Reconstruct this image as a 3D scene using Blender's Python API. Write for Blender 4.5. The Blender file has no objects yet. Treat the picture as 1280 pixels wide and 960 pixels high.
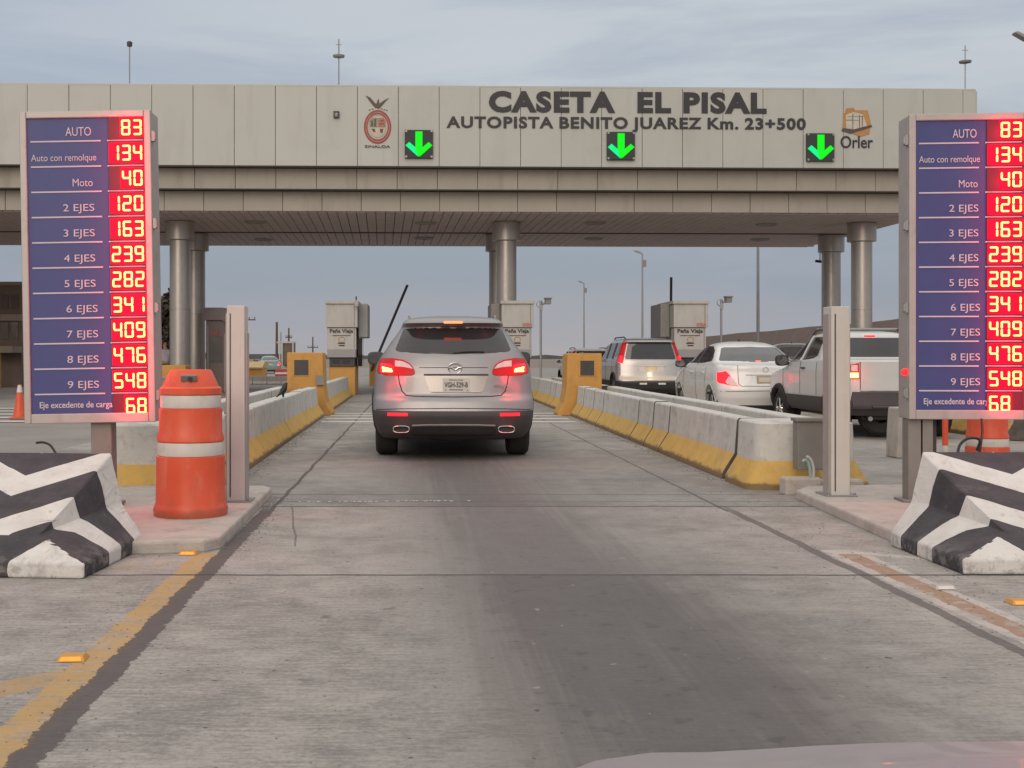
import bpy, bmesh, math, random
import numpy as np
from mathutils import Vector, Matrix
random.seed(7)
R = math.radians
S = bpy.context.scene
COL = S.collection

# ------------------------------------------------------------------ camera
F, VX, HY, EYE = 1500.0, 520.0, 446.0, 1.2       # focal length and vanishing point in photo pixels, eye height in metres
def at(x, y, Y):
    """world point seen at photo pixel (x, y) if it stands Y metres ahead"""
    return Vector(((x - VX) / F * Y, Y, EYE + (HY - y) / F * Y))
def X_(x, Y): return (x - VX) / F * Y
def Z_(y, Y): return EYE + (HY - y) / F * Y

cam = bpy.data.cameras.new('camera')
cam.sensor_width = 36.0
cam.lens = F / 1280 * 36
cam.shift_x = (640 - VX) / 1280
cam.shift_y = (HY - 480) / 1280
cam.clip_start = 0.05
cam.clip_end = 6000
camo = bpy.data.objects.new('camera', cam)
camo.location = (0, 0, EYE)
camo.rotation_euler = (R(90), 0, 0)
COL.objects.link(camo)
S.camera = camo

# ------------------------------------------------------------------ world, sun, exposure
S.view_settings.view_transform = 'Standard'
S.view_settings.look = 'None'
S.view_settings.gamma = 1.0
S.view_settings.exposure = 0.45
S.view_settings.use_curve_mapping = False
W = bpy.data.worlds.new("World")
S.world = W
W.use_nodes = True

# --- a tiny shader-expression language
class E:
    def __init__(s, nt, sock): s.nt, s.s = nt, sock
    def _m(s, op, b=None, c=None, rev=False):
        n = s.nt.nodes.new('ShaderNodeMath'); n.operation = op
        a = s
        if rev: a, b = b, s
        for i, v in enumerate((a, b, c)):
            if v is None: continue
            if isinstance(v, E): s.nt.links.new(v.s, n.inputs[i])
            else: n.inputs[i].default_value = v
        return E(s.nt, n.outputs[0])
    def __add__(s, o): return s._m('ADD', o)
    __radd__ = __add__
    def __sub__(s, o): return s._m('SUBTRACT', o)
    def __rsub__(s, o): return s._m('SUBTRACT', o, rev=True)
    def __mul__(s, o): return s._m('MULTIPLY', o)
    __rmul__ = __mul__
    def __truediv__(s, o): return s._m('DIVIDE', o)
    def abs(s): return s._m('ABSOLUTE')
    def lt(s, o): return s._m('LESS_THAN', o)
    def gt(s, o): return s._m('GREATER_THAN', o)
    def max(s, o): return s._m('MAXIMUM', o)
    def min(s, o): return s._m('MINIMUM', o)
    def fract(s): return s._m('FRACT')
    def pw(s, o): return s._m('POWER', o)
    def exp(s): return s._m('EXPONENT')
    def clamp(s): return s.max(0.0).min(1.0)
    def step(s, a, b):          # smooth 0..1 as s goes a..b
        n = s.nt.nodes.new('ShaderNodeMapRange'); n.interpolation_type = 'SMOOTHSTEP'
        s.nt.links.new(s.s, n.inputs[0])
        n.inputs[1].default_value = a; n.inputs[2].default_value = b
        n.inputs[3].default_value = 0; n.inputs[4].default_value = 1
        return E(s.nt, n.outputs[0])

class NT:
    def __init__(s, nt): s.nt = nt
    def coord(s, kind='Object'):
        n = s.nt.nodes.new('ShaderNodeTexCoord'); return n.outputs[kind]
    def xyz(s, sock):
        n = s.nt.nodes.new('ShaderNodeSeparateXYZ'); s.nt.links.new(sock, n.inputs[0])
        return [E(s.nt, o) for o in n.outputs]
    def scaled(s, sock, sc):
        n = s.nt.nodes.new('ShaderNodeMapping'); s.nt.links.new(sock, n.inputs[0])
        n.inputs['Scale'].default_value = sc; return n.outputs[0]
    def noise(s, sock, scale=5, detail=4, rough=.55, dist=0, sc=None):
        if sc is not None: sock = s.scaled(sock, sc)
        n = s.nt.nodes.new('ShaderNodeTexNoise'); s.nt.links.new(sock, n.inputs['Vector'])
        n.inputs['Scale'].default_value = scale; n.inputs['Detail'].default_value = detail
        n.inputs['Roughness'].default_value = rough; n.inputs['Distortion'].default_value = dist
        return E(s.nt, n.outputs[0])
    def mix(s, f, a, b):
        n = s.nt.nodes.new('ShaderNodeMix'); n.data_type = 'RGBA'
        for i, v in ((0, f), (6, a), (7, b)):
            if isinstance(v, E): s.nt.links.new(v.s, n.inputs[i])
            elif hasattr(v, 'links'): s.nt.links.new(v, n.inputs[i])
            elif isinstance(v, (int, float)): n.inputs[i].default_value = v
            else: n.inputs[i].default_value = (*v[:3], 1)
        return n.outputs[2]
    def link(s, a, b): s.nt.links.new(a.s if isinstance(a, E) else a, b)

def world():
    n = NT(W.node_tree); nt = W.node_tree
    bg = nt.nodes['Background']
    sky = nt.nodes.new('ShaderNodeTexSky'); sky.sky_type = 'NISHITA'
    sky.sun_disc = False; sky.sun_elevation = R(22); sky.sun_rotation = R(194)
    sky.air_density = 1.6; sky.dust_density = 3.0
    g = n.coord('Generated')
    x, y, z = n.xyz(g)
    # overcast deck: pale near the zenith, blue-grey bands, pinkish pale band at the horizon
    k = z.max(0.0)
    warp = n.noise(g, 2.2, 5, .55, 0.3, (1, 1, 5))
    cl = n.noise(g, 3.0, 6, .6, 0.4, (1.0, 1.0, 7.0))
    h = k + (warp - 0.5) * 0.09
    c = n.mix(h.step(-0.02, 0.075), (3.4, 3.25, 3.3), (2.1, 2.5, 3.2))
    c = n.mix(h.step(0.10, 0.25), c, (3.75, 4.05, 4.5))
    c = n.mix(((cl - 0.5) * 1.6 + 0.28).clamp() * k.step(0.09, 0.22), c, (4.5, 4.6, 4.85))
    c = n.mix(((0.54 - cl) * 3.2).clamp() * 0.75, c, (2.5, 2.8, 3.6))
    c = n.mix((x * -1.0).step(-.02, .45) * k.step(.1, .25) * .55, c, (2.7, 3.15, 4.1))
    c = n.mix(k.step(0.30, 0.85), c, (9.2, 8.9, 8.5))      # the deck is brightest overhead
    c = n.mix(0.88, sky.outputs[0], c)
    n.link(c, bg.inputs[0])
    bg.inputs[1].default_value = 0.1
world()
sun = bpy.data.lights.new('sun', 'SUN'); sun.energy = 0.8; sun.angle = R(40); sun.color = (1, .86, .74)
suno = bpy.data.objects.new('sun', sun); COL.objects.link(suno)
suno.rotation_euler = (R(68), 0, R(-14))

# ------------------------------------------------------------------ materials
MATS = {}
def pm(name, col, rough=.6, var=.14, scale=7, metal=0, bump=0, dirt=None, spec=.4, emit=None, estr=0, sc=None, coat=0, dirt2=None, isl=0, foot=None):
    """procedural paint / plastic / metal: base colour broken up by noise, optional grime ((r,g,b), amount, scale)"""
    if name in MATS: return MATS[name]
    m = bpy.data.materials.new(name); m.use_nodes = True
    n = NT(m.node_tree); p = m.node_tree.nodes['Principled BSDF']
    o = n.coord('Object')
    a = n.noise(o, scale, 5, .6, 0, sc)
    f = ((a - .5) * 2.2 + .5).clamp()
    c = n.mix(f, [v * (1 - var) for v in col], [min(1, v * (1 + var)) for v in col])
    for d in (dirt, dirt2):
        if d:
            dc, amt, dsc = d[:3]
            b = n.noise(o, dsc, 6, .65, .4, d[3] if len(d) > 3 else None)
            c = n.mix(b.step(.5, .72) * amt, c, dc)
    if foot:      # splash stains along the foot, ragged, up to foot[1] metres
        zz = n.xyz(o)[2]; nz_ = n.noise(o, 5, 5, .7)
        c = n.mix(((nz_ * foot[1] * 2.0) - zz).step(-.01, .03) * foot[2], c, foot[0])
    if isl:
        g_ = m.node_tree.nodes.new('ShaderNodeNewGeometry'); r_ = E(m.node_tree, g_.outputs['Random Per Island'])
        c = n.mix(r_ * isl, c, [v * .55 for v in col])
    n.link(c, p.inputs['Base Color'])
    n.link((a - .5) * .25 + rough, p.inputs['Roughness'])
    p.inputs['Metallic'].default_value = metal
    p.inputs['Specular IOR Level'].default_value = spec
    p.inputs['Coat Weight'].default_value = coat
    if emit:
        p.inputs['Emission Color'].default_value = (*emit, 1); p.inputs['Emission Strength'].default_value = estr
    if bump:
        bn = m.node_tree.nodes.new('ShaderNodeBump'); bn.inputs['Strength'].default_value = bump; bn.inputs['Distance'].default_value = .01
        fine = n.noise(o, scale * 9, 4, .6)
        n.link(fine, bn.inputs['Height']); n.link(bn.outputs[0], p.inputs['Normal'])
    MATS[name] = m
    return m

def glass(name, col, rough=.06):
    m = pm(name, col, rough, .25, 2, spec=.6)
    return m

M = dict(
    panel=pm('cladding_panel', (.455, .455, .415), .42, .03, 1.2, dirt=((.28, .26, .22), .20, 1.6, (1, 1, .14)), dirt2=((.34, .32, .28), .25, .5), isl=.12),
    panel_gap=pm('panel_gap', (.23, .21, .19), .8),
    band=pm('cladding_band', (.38, .345, .295), .5, .07, 1.2, dirt=((.2, .17, .13), .4, 1.6, (1, 1, .2)), isl=.16),
    soffit=pm('soffit_slats', (.54, .44, .42), .7, .12, 2),
    column=pm('column_cladding', (.42, .39, .36), .34, .06, 2, metal=.5, dirt=((.26, .22, .2), .3, 2)),
    letter=pm('lettering_black', (.035, .033, .036), .5, .1),
    white=pm('white_concrete', (.56, .54, .50), .85, .10, 5, bump=.15, dirt=((.30, .27, .24), .55, 3), dirt2=((.33, .28, .23), .5, 11)),
    yellow=pm('yellow_painted_concrete', (.58, .36, .095), .8, .12, 5, bump=.3, dirt=((.30, .21, .11), .5, 3), dirt2=((.4, .34, .24), .4, 13), foot=((.13, .10, .075), .075, .75)),
    yblock=pm('ochre_paint', (.53, .275, .07), .7, .08, 4, dirt=((.30, .15, .05), .4, 3)),
    kerb=pm('kerb_concrete', (.45, .40, .355), .9, .12, 6, bump=.6, dirt=((.27, .22, .19), .55, 5), dirt2=((.5, .46, .42), .5, 17)),
    zwhite=(.50, .46, .43), zdark=(.055, .05, .058),
    orange=pm('orange_plastic', (.68, .095, .04), .42, .07, 4, dirt=((.36, .10, .06), .5, 4), dirt2=((.72, .24, .16), .35, 9, (1, 1, .3)), foot=((.30, .10, .06), .06, .6)),
    reflw=pm('reflective_white', (.60, .56, .51), .4, .06, 9, dirt=((.4, .35, .3), .4, 8)),
    beige=pm('beige_metal', (.57, .53, .485), .5, .06, 4, dirt=((.3, .25, .2), .3, 5, (1, 1, .2))),
    alu=pm('aluminium_frame', (.42, .385, .36), .45, .06, 5, metal=.3, dirt=((.27, .24, .22), .35, 6)),
    blue=pm('blue_panel', (.05, .064, .20), .45, .08, 3),
    ink=pm('white_ink', (.52, .50, .56), .6, .05),
    greybox=pm('grey_metal', (.23, .215, .195), .55, .1, 5, metal=.2, dirt=((.13, .12, .1), .4, 5)),
    dark=pm('dark_metal', (.055, .05, .05), .5, .15),
    black=pm('black_plastic', (.03, .028, .029), .55, .15),
    rubber=pm('rubber', (.028, .026, .026), .85, .2, 9),
    booth=pm('booth_white', (.46, .435, .40), .6, .06, 3, dirt=((.3, .27, .23), .4, 4, (1, 1, .3))),
    boothg=pm('booth_grey', (.30, .29, .29), .6, .06, 3),
    chrome=pm('chrome', (.62, .60, .58), .18, .05, 5, metal=1),
    steel=pm('galvanised_steel', (.30, .29, .285), .45, .08, 4, metal=.6),
    silver=pm('silver_paint', (.295, .285, .285), .36, .03, 3, metal=.55, coat=.25, dirt=((.27, .25, .24), .25, 1.2)),
    grey=pm('grey_car_paint', (.37, .35, .335), .28, .03, 3, metal=.6, coat=.6, dirt=((.24, .225, .21), .25, 1.2)),
    wpaint=pm('white_car_paint', (.70, .70, .68), .3, .02, 3, coat=.6, dirt=((.6, .59, .56), .25, 1.2)),
    ppaint=pm('off_white_paint', (.54, .54, .52), .35, .03, 3, coat=.4, dirt=((.44, .43, .40), .4, 1.4)),
    clad=pm('dark_cladding', (.065, .055, .057), .6, .12, 4),
    glass=glass('tinted_glass', (.035, .033, .036)),
    glass2=glass('car_glass', (.075, .075, .078)),
    redlens=pm('red_lens', (.40, .01, .012), .3, .1, 9, spec=.25, emit=(1, .012, .02), estr=.06),
    redlit=pm('red_lamp_lit', (.35, .008, .01), .35, .1, 9, spec=.15, emit=(1, .012, .02), estr=2.2),
    lampcore=pm('lamp_core_lit', (.9, .5, .1), .3, .1, 9, emit=(1, .45, .08), estr=6),
    brakelit=pm('brake_lamp_lit', (.8, .1, .05), .3, .05, 9, emit=(1, .10, .03), estr=3.6),
    clear=pm('clear_lens', (.55, .50, .49), .2, .15, 20),
    plate=pm('plate_white', (.58, .55, .50), .5, .05),
    led_back=pm('led_window', (.05, .012, .02), .5, .1, 30, emit=(1, .01, .06), estr=.10),
    led_lit=pm('led_lit_cell', (.10, .004, .006), .5, .25, 25, spec=.15, emit=(1, .0, .04), estr=.70),
    led=pm('led_digit', (.9, .6, .2), .4, .05, 9, emit=(1, .50, .10), estr=1.75),
    green=pm('green_led', (.01, .12, .01), .5, .05, 9, spec=.1, emit=(.0, 1, .01), estr=.66),
    green2=pm('green_led_cool', (.01, .12, .05), .5, .05, 9, spec=.1, emit=(.0, 1, .28), estr=.66),
    signal=pm('signal_face', (.035, .04, .038), .6, .2, 20),
    amber=pm('amber_reflector', (.6, .25, .03), .3, .1, 20, emit=(1, .30, .03), estr=.5),
    brown=pm('brown_wall', (.16, .12, .10), .85, .15, 2, dirt=((.09, .07, .06), .5, 1.5)),
    wood=pm('bark', (.10, .075, .055), .9, .2, 6),
    joint=pm('joint_dark', (.10, .085, .075), .95, .3, 9),  # end faces coloured dark so the gaps read as dark lines
    cable=pm('cable', (.025, .023, .024), .6),
)

# ------------------------------------------------------------------ mesh builder
class MB:
    def __init__(s): s.v, s.f, s.sm, s.mi = [], [], [], []
    def add(s, vs, fs, smooth=False, mi=0):
        b = len(s.v); s.v += [tuple(v) for v in vs]
        for f in fs: s.f.append([b + i for i in f]); s.sm.append(smooth); s.mi.append(mi)
        return s
    def box(s, c, d, rz=0, mi=0, rx=0, ry=0):
        x, y, z = [k / 2 for k in d]
        vs = [Vector((a * x, b * y, e * z)) for e in (-1, 1) for b in (-1, 1) for a in (-1, 1)]
        if rz or rx or ry:
            m = Matrix.Rotation(rz, 3, 'Z') @ Matrix.Rotation(ry, 3, 'Y') @ Matrix.Rotation(rx, 3, 'X'); vs = [m @ v for v in vs]
        vs = [v + Vector(c) for v in vs]
        return s.add(vs, [(0, 2, 3, 1), (4, 5, 7, 6), (0, 1, 5, 4), (2, 6, 7, 3), (0, 4, 6, 2), (1, 3, 7, 5)], mi=mi)
    def bb(s, x0, x1, y0, y1, z0, z1, mi=0):
        return s.box(((x0 + x1) / 2, (y0 + y1) / 2, (z0 + z1) / 2), (abs(x1 - x0), abs(y1 - y0), abs(z1 - z0)), mi=mi)
    def tube(s, pts, r, n=10, cap=True, smooth=True, r2=None):
        pts = [Vector(p) for p in pts]; rings = []; up = None
        for i, p in enumerate(pts):
            t = ((pts[min(i + 1, len(pts) - 1)] - pts[max(i - 1, 0)])).normalized()
            if up is None: up = Vector((0, 0, 1)) if abs(t.z) < .9 else Vector((0, 1, 0))
            a = t.cross(up).normalized(); b = a.cross(t).normalized(); up = b
            rr = r if r2 is None else r + (r2 - r) * i / (len(pts) - 1)
            rings.append([p + rr * (math.cos(k * 2 * math.pi / n) * a + math.sin(k * 2 * math.pi / n) * b) for k in range(n)])
        vs = [v for r_ in rings for v in r_]
        fs = [(i * n + k, i * n + (k + 1) % n, (i + 1) * n + (k + 1) % n, (i + 1) * n + k) for i in range(len(pts) - 1) for k in range(n)]
        s.add(vs, fs, smooth)
        if cap:
            s.add(rings[0], [tuple(range(n))[::-1]]); s.add(rings[-1], [tuple(range(n))])
        return s
    def lathe(s, prof, c=(0, 0, 0), n=28, smooth=True, axis='z', sx=1, sy=1):
        vs = []
        for r, z in prof:
            for k in range(n):
                a = k * 2 * math.pi / n; u, w = r * math.cos(a) * sx, r * math.sin(a) * sy
                p = (u, w, z) if axis == 'z' else ((z, u, w) if axis == 'x' else (w, z, u))
                vs.append((p[0] + c[0], p[1] + c[1], p[2] + c[2]))
        fs = [(i * n + k, i * n + (k + 1) % n, (i + 1) * n + (k + 1) % n, (i + 1) * n + k) for i in range(len(prof) - 1) for k in range(n)]
        return s.add(vs, fs, smooth)
    def prism(s, poly, d0, d1, axis='y', mi=0):
        """extrude a 2D polygon: axis y -> poly is (x,z); axis x -> (y,z); axis z -> (x,y)"""
        n = len(poly)
        def P(p, d): return (p[0], d, p[1]) if axis == 'y' else ((d, p[0], p[1]) if axis == 'x' else (p[0], p[1], d))
        vs = [P(p, d0) for p in poly] + [P(p, d1) for p in poly]
        fs = [tuple(range(n)), tuple(range(2 * n - 1, n - 1, -1))] + [(i, n + i, n + (i + 1) % n, (i + 1) % n) for i in range(n)]
        return s.add(vs, fs, mi=mi)
    def build(s, name, mat, parent=None, bevel=0, loc=None, seg=2, normals=True, label=None):
        me = bpy.data.meshes.new(name); me.from_pydata(s.v, [], s.f)
        for p, sm, mi in zip(me.polygons, s.sm, s.mi): p.use_smooth = sm; p.material_index = mi
        for m_ in (mat if isinstance(mat, (list, tuple)) else [mat]): me.materials.append(m_)
        if normals:
            b = bmesh.new(); b.from_mesh(me); bmesh.ops.recalc_face_normals(b, faces=b.faces)
            if bevel:
                es = [e for e in b.edges if len(e.link_faces) == 2 and e.calc_face_angle(0) > .5]
                bmesh.ops.bevel(b, geom=es, offset=bevel, segments=seg, profile=.5, affect='EDGES', clamp_overlap=True, material=-1)
            b.to_mesh(me); b.free()
        if any(s.sm): me.set_sharp_from_angle(angle=R(38))
        o = bpy.data.objects.new(name, me); COL.objects.link(o)
        if parent is not None: o.parent = parent
        if loc is not None: o.location = loc
        if label: o['label'] = label
        return o

def tag(o, label, cat, group=None):
    o['label'] = label; o['category'] = cat
    if group: o['group'] = group
    return o
def thing(name, label, cat, loc=(0, 0, 0), rz=0, group=None):
    o = bpy.data.objects.new(name, None); o.empty_display_size = .2; COL.objects.link(o)
    o.location = loc; o.rotation_euler = (0, 0, rz)
    return tag(o, label, cat, group)
def struct(o, kind='structure'): o['kind'] = kind; return o
def kids(o): return [c for c in bpy.data.objects if c.parent == o]
def dup(o, loc=None, rz=None, label=None, group=None, parent=None):
    c = o.copy(); COL.objects.link(c); c.parent = parent
    if parent is None:
        if loc is not None: c.location = loc
        if rz is not None: c.rotation_euler = (0, 0, rz)
        if label: c['label'] = label
        if group: c['group'] = group
    for ch in kids(o): dup(ch, parent=c)
    return c

def text(body, name, mat, parent, box, y, depth=.012, heavy=0.0, spacing=1.0, wordgap=1.0, keep=False):
    """lettering cut from the built-in font, fitted to box (x0, x1, z0, z1) in the parent's xz plane at depth y, facing -y"""
    cu = bpy.data.curves.new(name, 'FONT'); cu.body = body; cu.extrude = .02; cu.offset = heavy
    cu.space_character = spacing; cu.space_word = wordgap; cu.resolution_u = 4
    ob = bpy.data.objects.new(name, cu); COL.objects.link(ob)
    bpy.context.view_layer.update()
    dg = bpy.context.evaluated_depsgraph_get()
    me = bpy.data.meshes.new_from_object(ob.evaluated_get(dg))
    bpy.data.objects.remove(ob); bpy.data.curves.remove(cu)
    co = np.empty(len(me.vertices) * 3); me.vertices.foreach_get('co', co); co = co.reshape(-1, 3)
    lo, hi = co.min(0), co.max(0); x0, x1, z0, z1 = box
    q = np.empty_like(co)
    q[:, 0] = x0 + (co[:, 0] - lo[0]) / (hi[0] - lo[0]) * (x1 - x0)
    q[:, 2] = z0 + (co[:, 1] - lo[1]) / (hi[1] - lo[1]) * (z1 - z0)
    q[:, 1] = y - (co[:, 2] - lo[2]) / (hi[2] - lo[2]) * depth
    me.vertices.foreach_set('co', q.ravel()); me.update()
    me.materials.clear(); me.materials.append(mat)
    o = bpy.data.objects.new(name, me); COL.objects.link(o); o.parent = parent
    return o

# ================================================================== THE SETTING
LANE_L, LANE_R = -1.15, 2.45
def road_material():
    m = bpy.data.materials.new('toll_lane_concrete'); m.use_nodes = True
    n = NT(m.node_tree); p = m.node_tree.nodes['Principled BSDF']
    o = n.coord('Object'); x, y, z = n.xyz(o)
    big = n.noise(o, .55, 4, .6)
    mid = n.noise(o, 3.2, 6, .68, .3)
    fine = n.noise(o, 42, 4, .7)
    broom = n.noise(o, 1.0, 5, .7, .2, (5.5, 44, 1))        # transverse broom finish
    drag = n.noise(o, 1.0, 5, .6, .2, (7, .35, 1))          # wear along the wheel tracks
    f = (mid * .26 + big * .22 + broom * .26 + fine * .26)
    c = n.mix(f.step(.39, .61), (.185, .17, .155), (.405, .378, .343))
    # oil and rubber stain down the middle of the lane (a real stain, soft ragged sides)
    u = (x - 1.05 + y * .05 + (mid - .5) * .3 + (big - .5) * .35)
    u3 = (x - 1.15 + (mid - .5) * .5 + (big - .5) * .6)
    band = (u * u * (-3.6)).exp() * .80 + (u3 * u3 * (-1.0)).exp() * .36
    drag2 = n.noise(o, 1.0, 4, .65, .3, (22, .3, 1))
    st = (band * ((drag - .5) * .9 + (drag2 - .5) * .8 + (broom - .5) * 1.6 + (fine - .5) * 1.1 + (mid - .5) * 1.0 + .98) * y.step(-1, 5) * (1.0 - y.step(17, 30) * .6)).clamp()
    c = n.mix(st.min(.86), c, (.078, .069, .067))
    u2 = (x + 0.15 + (mid - .5) * .3)
    c = n.mix(((u2 * u2 * -9.0).exp() * drag * .45 * y.step(8, 14)).clamp(), c, (.09, .08, .078))
    c = n.mix((n.noise(o, 10, 2, .5).step(.60, .70) * band * .4).clamp(), c, (.05, .045, .045))
    c = n.mix((y.gt(6.6) * y.lt(9.62)) * .10, c, (.45, .42, .39))
    c = n.mix((y.gt(9.62) * y.lt(15.4)) * .22 , c, (.16, .145, .135))
    # blotches, little pits and dark crumbs
    sp = n.noise(o, 5.5, 2, .5)
    c = n.mix(sp.step(.70, .76) * .5, c, (.10, .09, .085))
    sp2 = n.noise(o, 21, 1, .5)
    c = n.mix(sp2.step(.745, .77) * .75, c, (.06, .055, .052))
    c = n.mix(n.noise(o, 15, 1, .5).step(.75, .78) * .5, c, (.36, .33, .30))
    wob = (n.noise(o, 1.6, 3, .6) - .5)
    wobf = (n.noise(o, 9, 3, .7) - .5)
    near = 1.0 - y.step(9.2, 9.9)
    # worn yellow edge line on the left and its slanting branch, worn red-brown line with white edges on the right
    wear = n.noise(o, 8, 5, .7)
    jag = n.noise(o, 34, 3, .8) - .5
    dl = (x + 1.27 + wobf * .06 + jag * .05).abs()
    c = n.mix(dl.lt(.075) * near * y.lt(7.35) * (wear.step(.36, .60) * .55 + .32), c, (.47, .29, .105))
    br = (y - (4.46 + (x + 1.38) * 1.05) + wobf * .08).abs()
    c = n.mix(br.lt(.13) * x.lt(-1.25) * x.gt(-4) * (wear.step(.38, .6) * .35 + .35), c, (.44, .27, .10))
    br = (y - (7.0 + (x + 1.3) * .35) + wobf * .08).abs()
    c = n.mix(br.lt(.1) * x.lt(-1.3) * x.gt(-2.2) * wear.step(.4, .62) * .5, c, (.44, .27, .10))
    dr = (x - 2.63 - (y - 7) * -.014 + wobf * .05)
    c = n.mix(dr.abs().lt(.12) * y.lt(7.45) * (wear.step(.36, .55) * .55 + .25), c, (.50, .45, .41))
    c = n.mix(dr.abs().lt(.062 + wobf * .02) * y.lt(7.3) * (wear.step(.36, .5) * .8), c, (.30, .165, .09))
    br = (y - (7.42 - (x - 2.62) * .72) + wobf * .04).abs()
    c = n.mix(br.lt(.06) * x.gt(2.62) * x.lt(3.35) * (wear.step(.36, .52) * .75), c, (.52, .47, .43))
    # bituminous repair bands beside the kerb joints
    tl = (x + 1.165 + wob * .06 + wobf * .07 + jag * .05).abs()
    c = n.mix((tl.lt(.052) * near).max((x + 1.13 + wob * .06).abs().lt(.018) * y.gt(9.3)) * .88, c, (.085, .072, .070))
    tr = (x - 2.46 - wob * .06 + wobf * .03).abs()
    c = n.mix(tr.lt(.035) * near * .75, c, (.10, .085, .08))
    c = n.mix((x - 2.42 - wob * .05).abs().lt(.014) * y.gt(9.3) * .8, c, (.09, .075, .07))
    # sawn transverse joints
    for y0, w, a in ((6.6, .017, .95), (9.62, .022, .9), (9.94, .02, .5), (10.45, .018, .6), (15.4, .02, .5), (20.4, .02, .5), (26, .03, .5), (2.2, .012, .8)):
        c = n.mix((y - y0 + wob * .05 + wobf * .02).abs().lt(w) * x.gt(-4.5) * x.lt(4.5) * a, c, (.055, .048, .046))
    cr = (x - (-.78 + (y - 7.8) * -.12) + wob * .05 + wobf * .02).abs()
    c = n.mix(cr.lt(.007) * y.gt(7.6) * y.lt(9.6) * .6, c, (.07, .06, .06))
    n.link(c, p.inputs['Base Color'])
    n.link((.86 - st * .28), p.inputs['Roughness']); p.inputs['Specular IOR Level'].default_value = .35
    bn = m.node_tree.nodes.new('ShaderNodeBump'); bn.inputs['Strength'].default_value = .55; bn.inputs['Distance'].default_value = .006
    n.link(fine * .6 + broom * .6 + mid * .4, bn.inputs['Height']); n.link(bn.outputs[0], p.inputs['Normal'])
    return m

g = MB(); g.add([(-2500, -60, -.02), (2500, -60, -.02), (2500, 3500, -.02), (-2500, 3500, -.02)], [(0, 1, 2, 3)])
struct(g.build('ground', pm('dry_ground', (.21, .175, .145), .95, .2, .05, dirt=((.14, .125, .08), .6, .03)), normals=False))
g = MB(); g.add([(-42, -8, -.008), (38, -8, -.008), (38, 130, -.008), (-42, 130, -.008)], [(0, 1, 2, 3)])
struct(g.build('toll_plaza_pavement', pm('plaza_concrete', (.25, .225, .205), .9, .15, .7, dirt=((.14, .125, .115), .5, .5, (1, .25, 1)), dirt2=((.32, .29, .26), .4, 5), bump=.3), normals=False))
g = MB(); g.add([(-4.6, -6, 0), (8.5, -6, 0), (8.5, 70, 0), (-4.6, 70, 0)], [(0, 1, 2, 3)])
struct(g.build('road', road_material(), normals=False))

# white rumble stripes across the lane, ahead of the queueing car
rum = MB()
for i, y0 in enumerate((21.9, 23.0, 24.1, 25.2)):
    rum.add([(-1.75, y0, .004), (2.95, y0, .004), (2.95, y0 + .42, .004), (-1.75, y0 + .42, .004)], [(0, 1, 2, 3)])
for k in range(7):
    y0 = 34.5 + k * 1.0
    rum.add([(-2.0, y0, .004), (3.2, y0, .004), (3.2, y0 + .45, .004), (-2.0, y0 + .45, .004)], [(0, 1, 2, 3)])
for k in range(5):
    y0 = 22 + k * 1.4
    rum.add([(-10.6, y0, .004), (-5.2, y0, .004), (-5.2, y0 + .5, .004), (-10.6, y0 + .5, .004)], [(0, 1, 2, 3)])
struct(rum.build('road_marking', pm('stripe_paint', (.52, .50, .47), .8, .12, 5, dirt=((.25, .23, .21), .7, 5)), normals=False))
cr = MB(); rr = random.Random(4)
xx = -.97
while xx < .52:
    w = rr.uniform(.010, .03)
    if rr.random() < .72:
        a = rr.uniform(-.012, .012); yy = 9.94 + rr.uniform(-.012, .012) + (xx + .2) * .05
        cr.add([(xx, yy - .024, .004), (xx + w, yy - .02 + a, .004), (xx + w + .006, yy + .026, .004), (xx + a, yy + .02, .004)], [(0, 1, 2, 3)])
    xx += w + rr.uniform(.012, .03)
struct(cr.build('loop_sealant_crumbs', pm('sealant_crumbs', (.52, .485, .45), .85, .4, 30), normals=False))

# loose grit swept against the kerbs and along the joints
gr = MB(); rr = random.Random(9)
def pebble(X, Y, s_):
    h = s_ * rr.uniform(.4, .8); a0 = rr.uniform(0, 6); p = [(X + s_ * rr.uniform(.7, 1.2) * math.cos(a0 + k * 1.257), Y + s_ * rr.uniform(.7, 1.2) * math.sin(a0 + k * 1.257), .0005) for k in range(5)]
    gr.add(p + [(X + rr.uniform(-.2, .2) * s_, Y, h)], [(k, (k + 1) % 5, 5) for k in range(5)])
for _ in range(420): pebble(-1.21 + abs(rr.gauss(0, .09)), rr.uniform(7.4, 10.3), rr.uniform(.003, .010))
for _ in range(260): pebble(rr.uniform(-1.7, -.9), rr.uniform(2.5, 7.3), rr.uniform(.002, .007))
for _ in range(300): pebble(rr.uniform(2.3, 3.05), rr.uniform(5.2, 10.6), rr.uniform(.003, .009))
for _ in range(300): pebble(rr.uniform(-1.1, 2.4), rr.uniform(2.2, 9), rr.uniform(.002, .006))
for _ in range(500):
    Y = rr.uniform(11, 24); pebble((2.97 + .01 * (Y - 11) - abs(rr.gauss(0, .07))) if rr.random() < .5 else (-1.73 - .006 * (Y - 11) + abs(rr.gauss(0, .07))), Y, rr.uniform(.005, .016))
struct(gr.build('road_grit', pm('grit', (.17, .15, .135), .95, .4, 40), normals=False), 'stuff')

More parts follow.
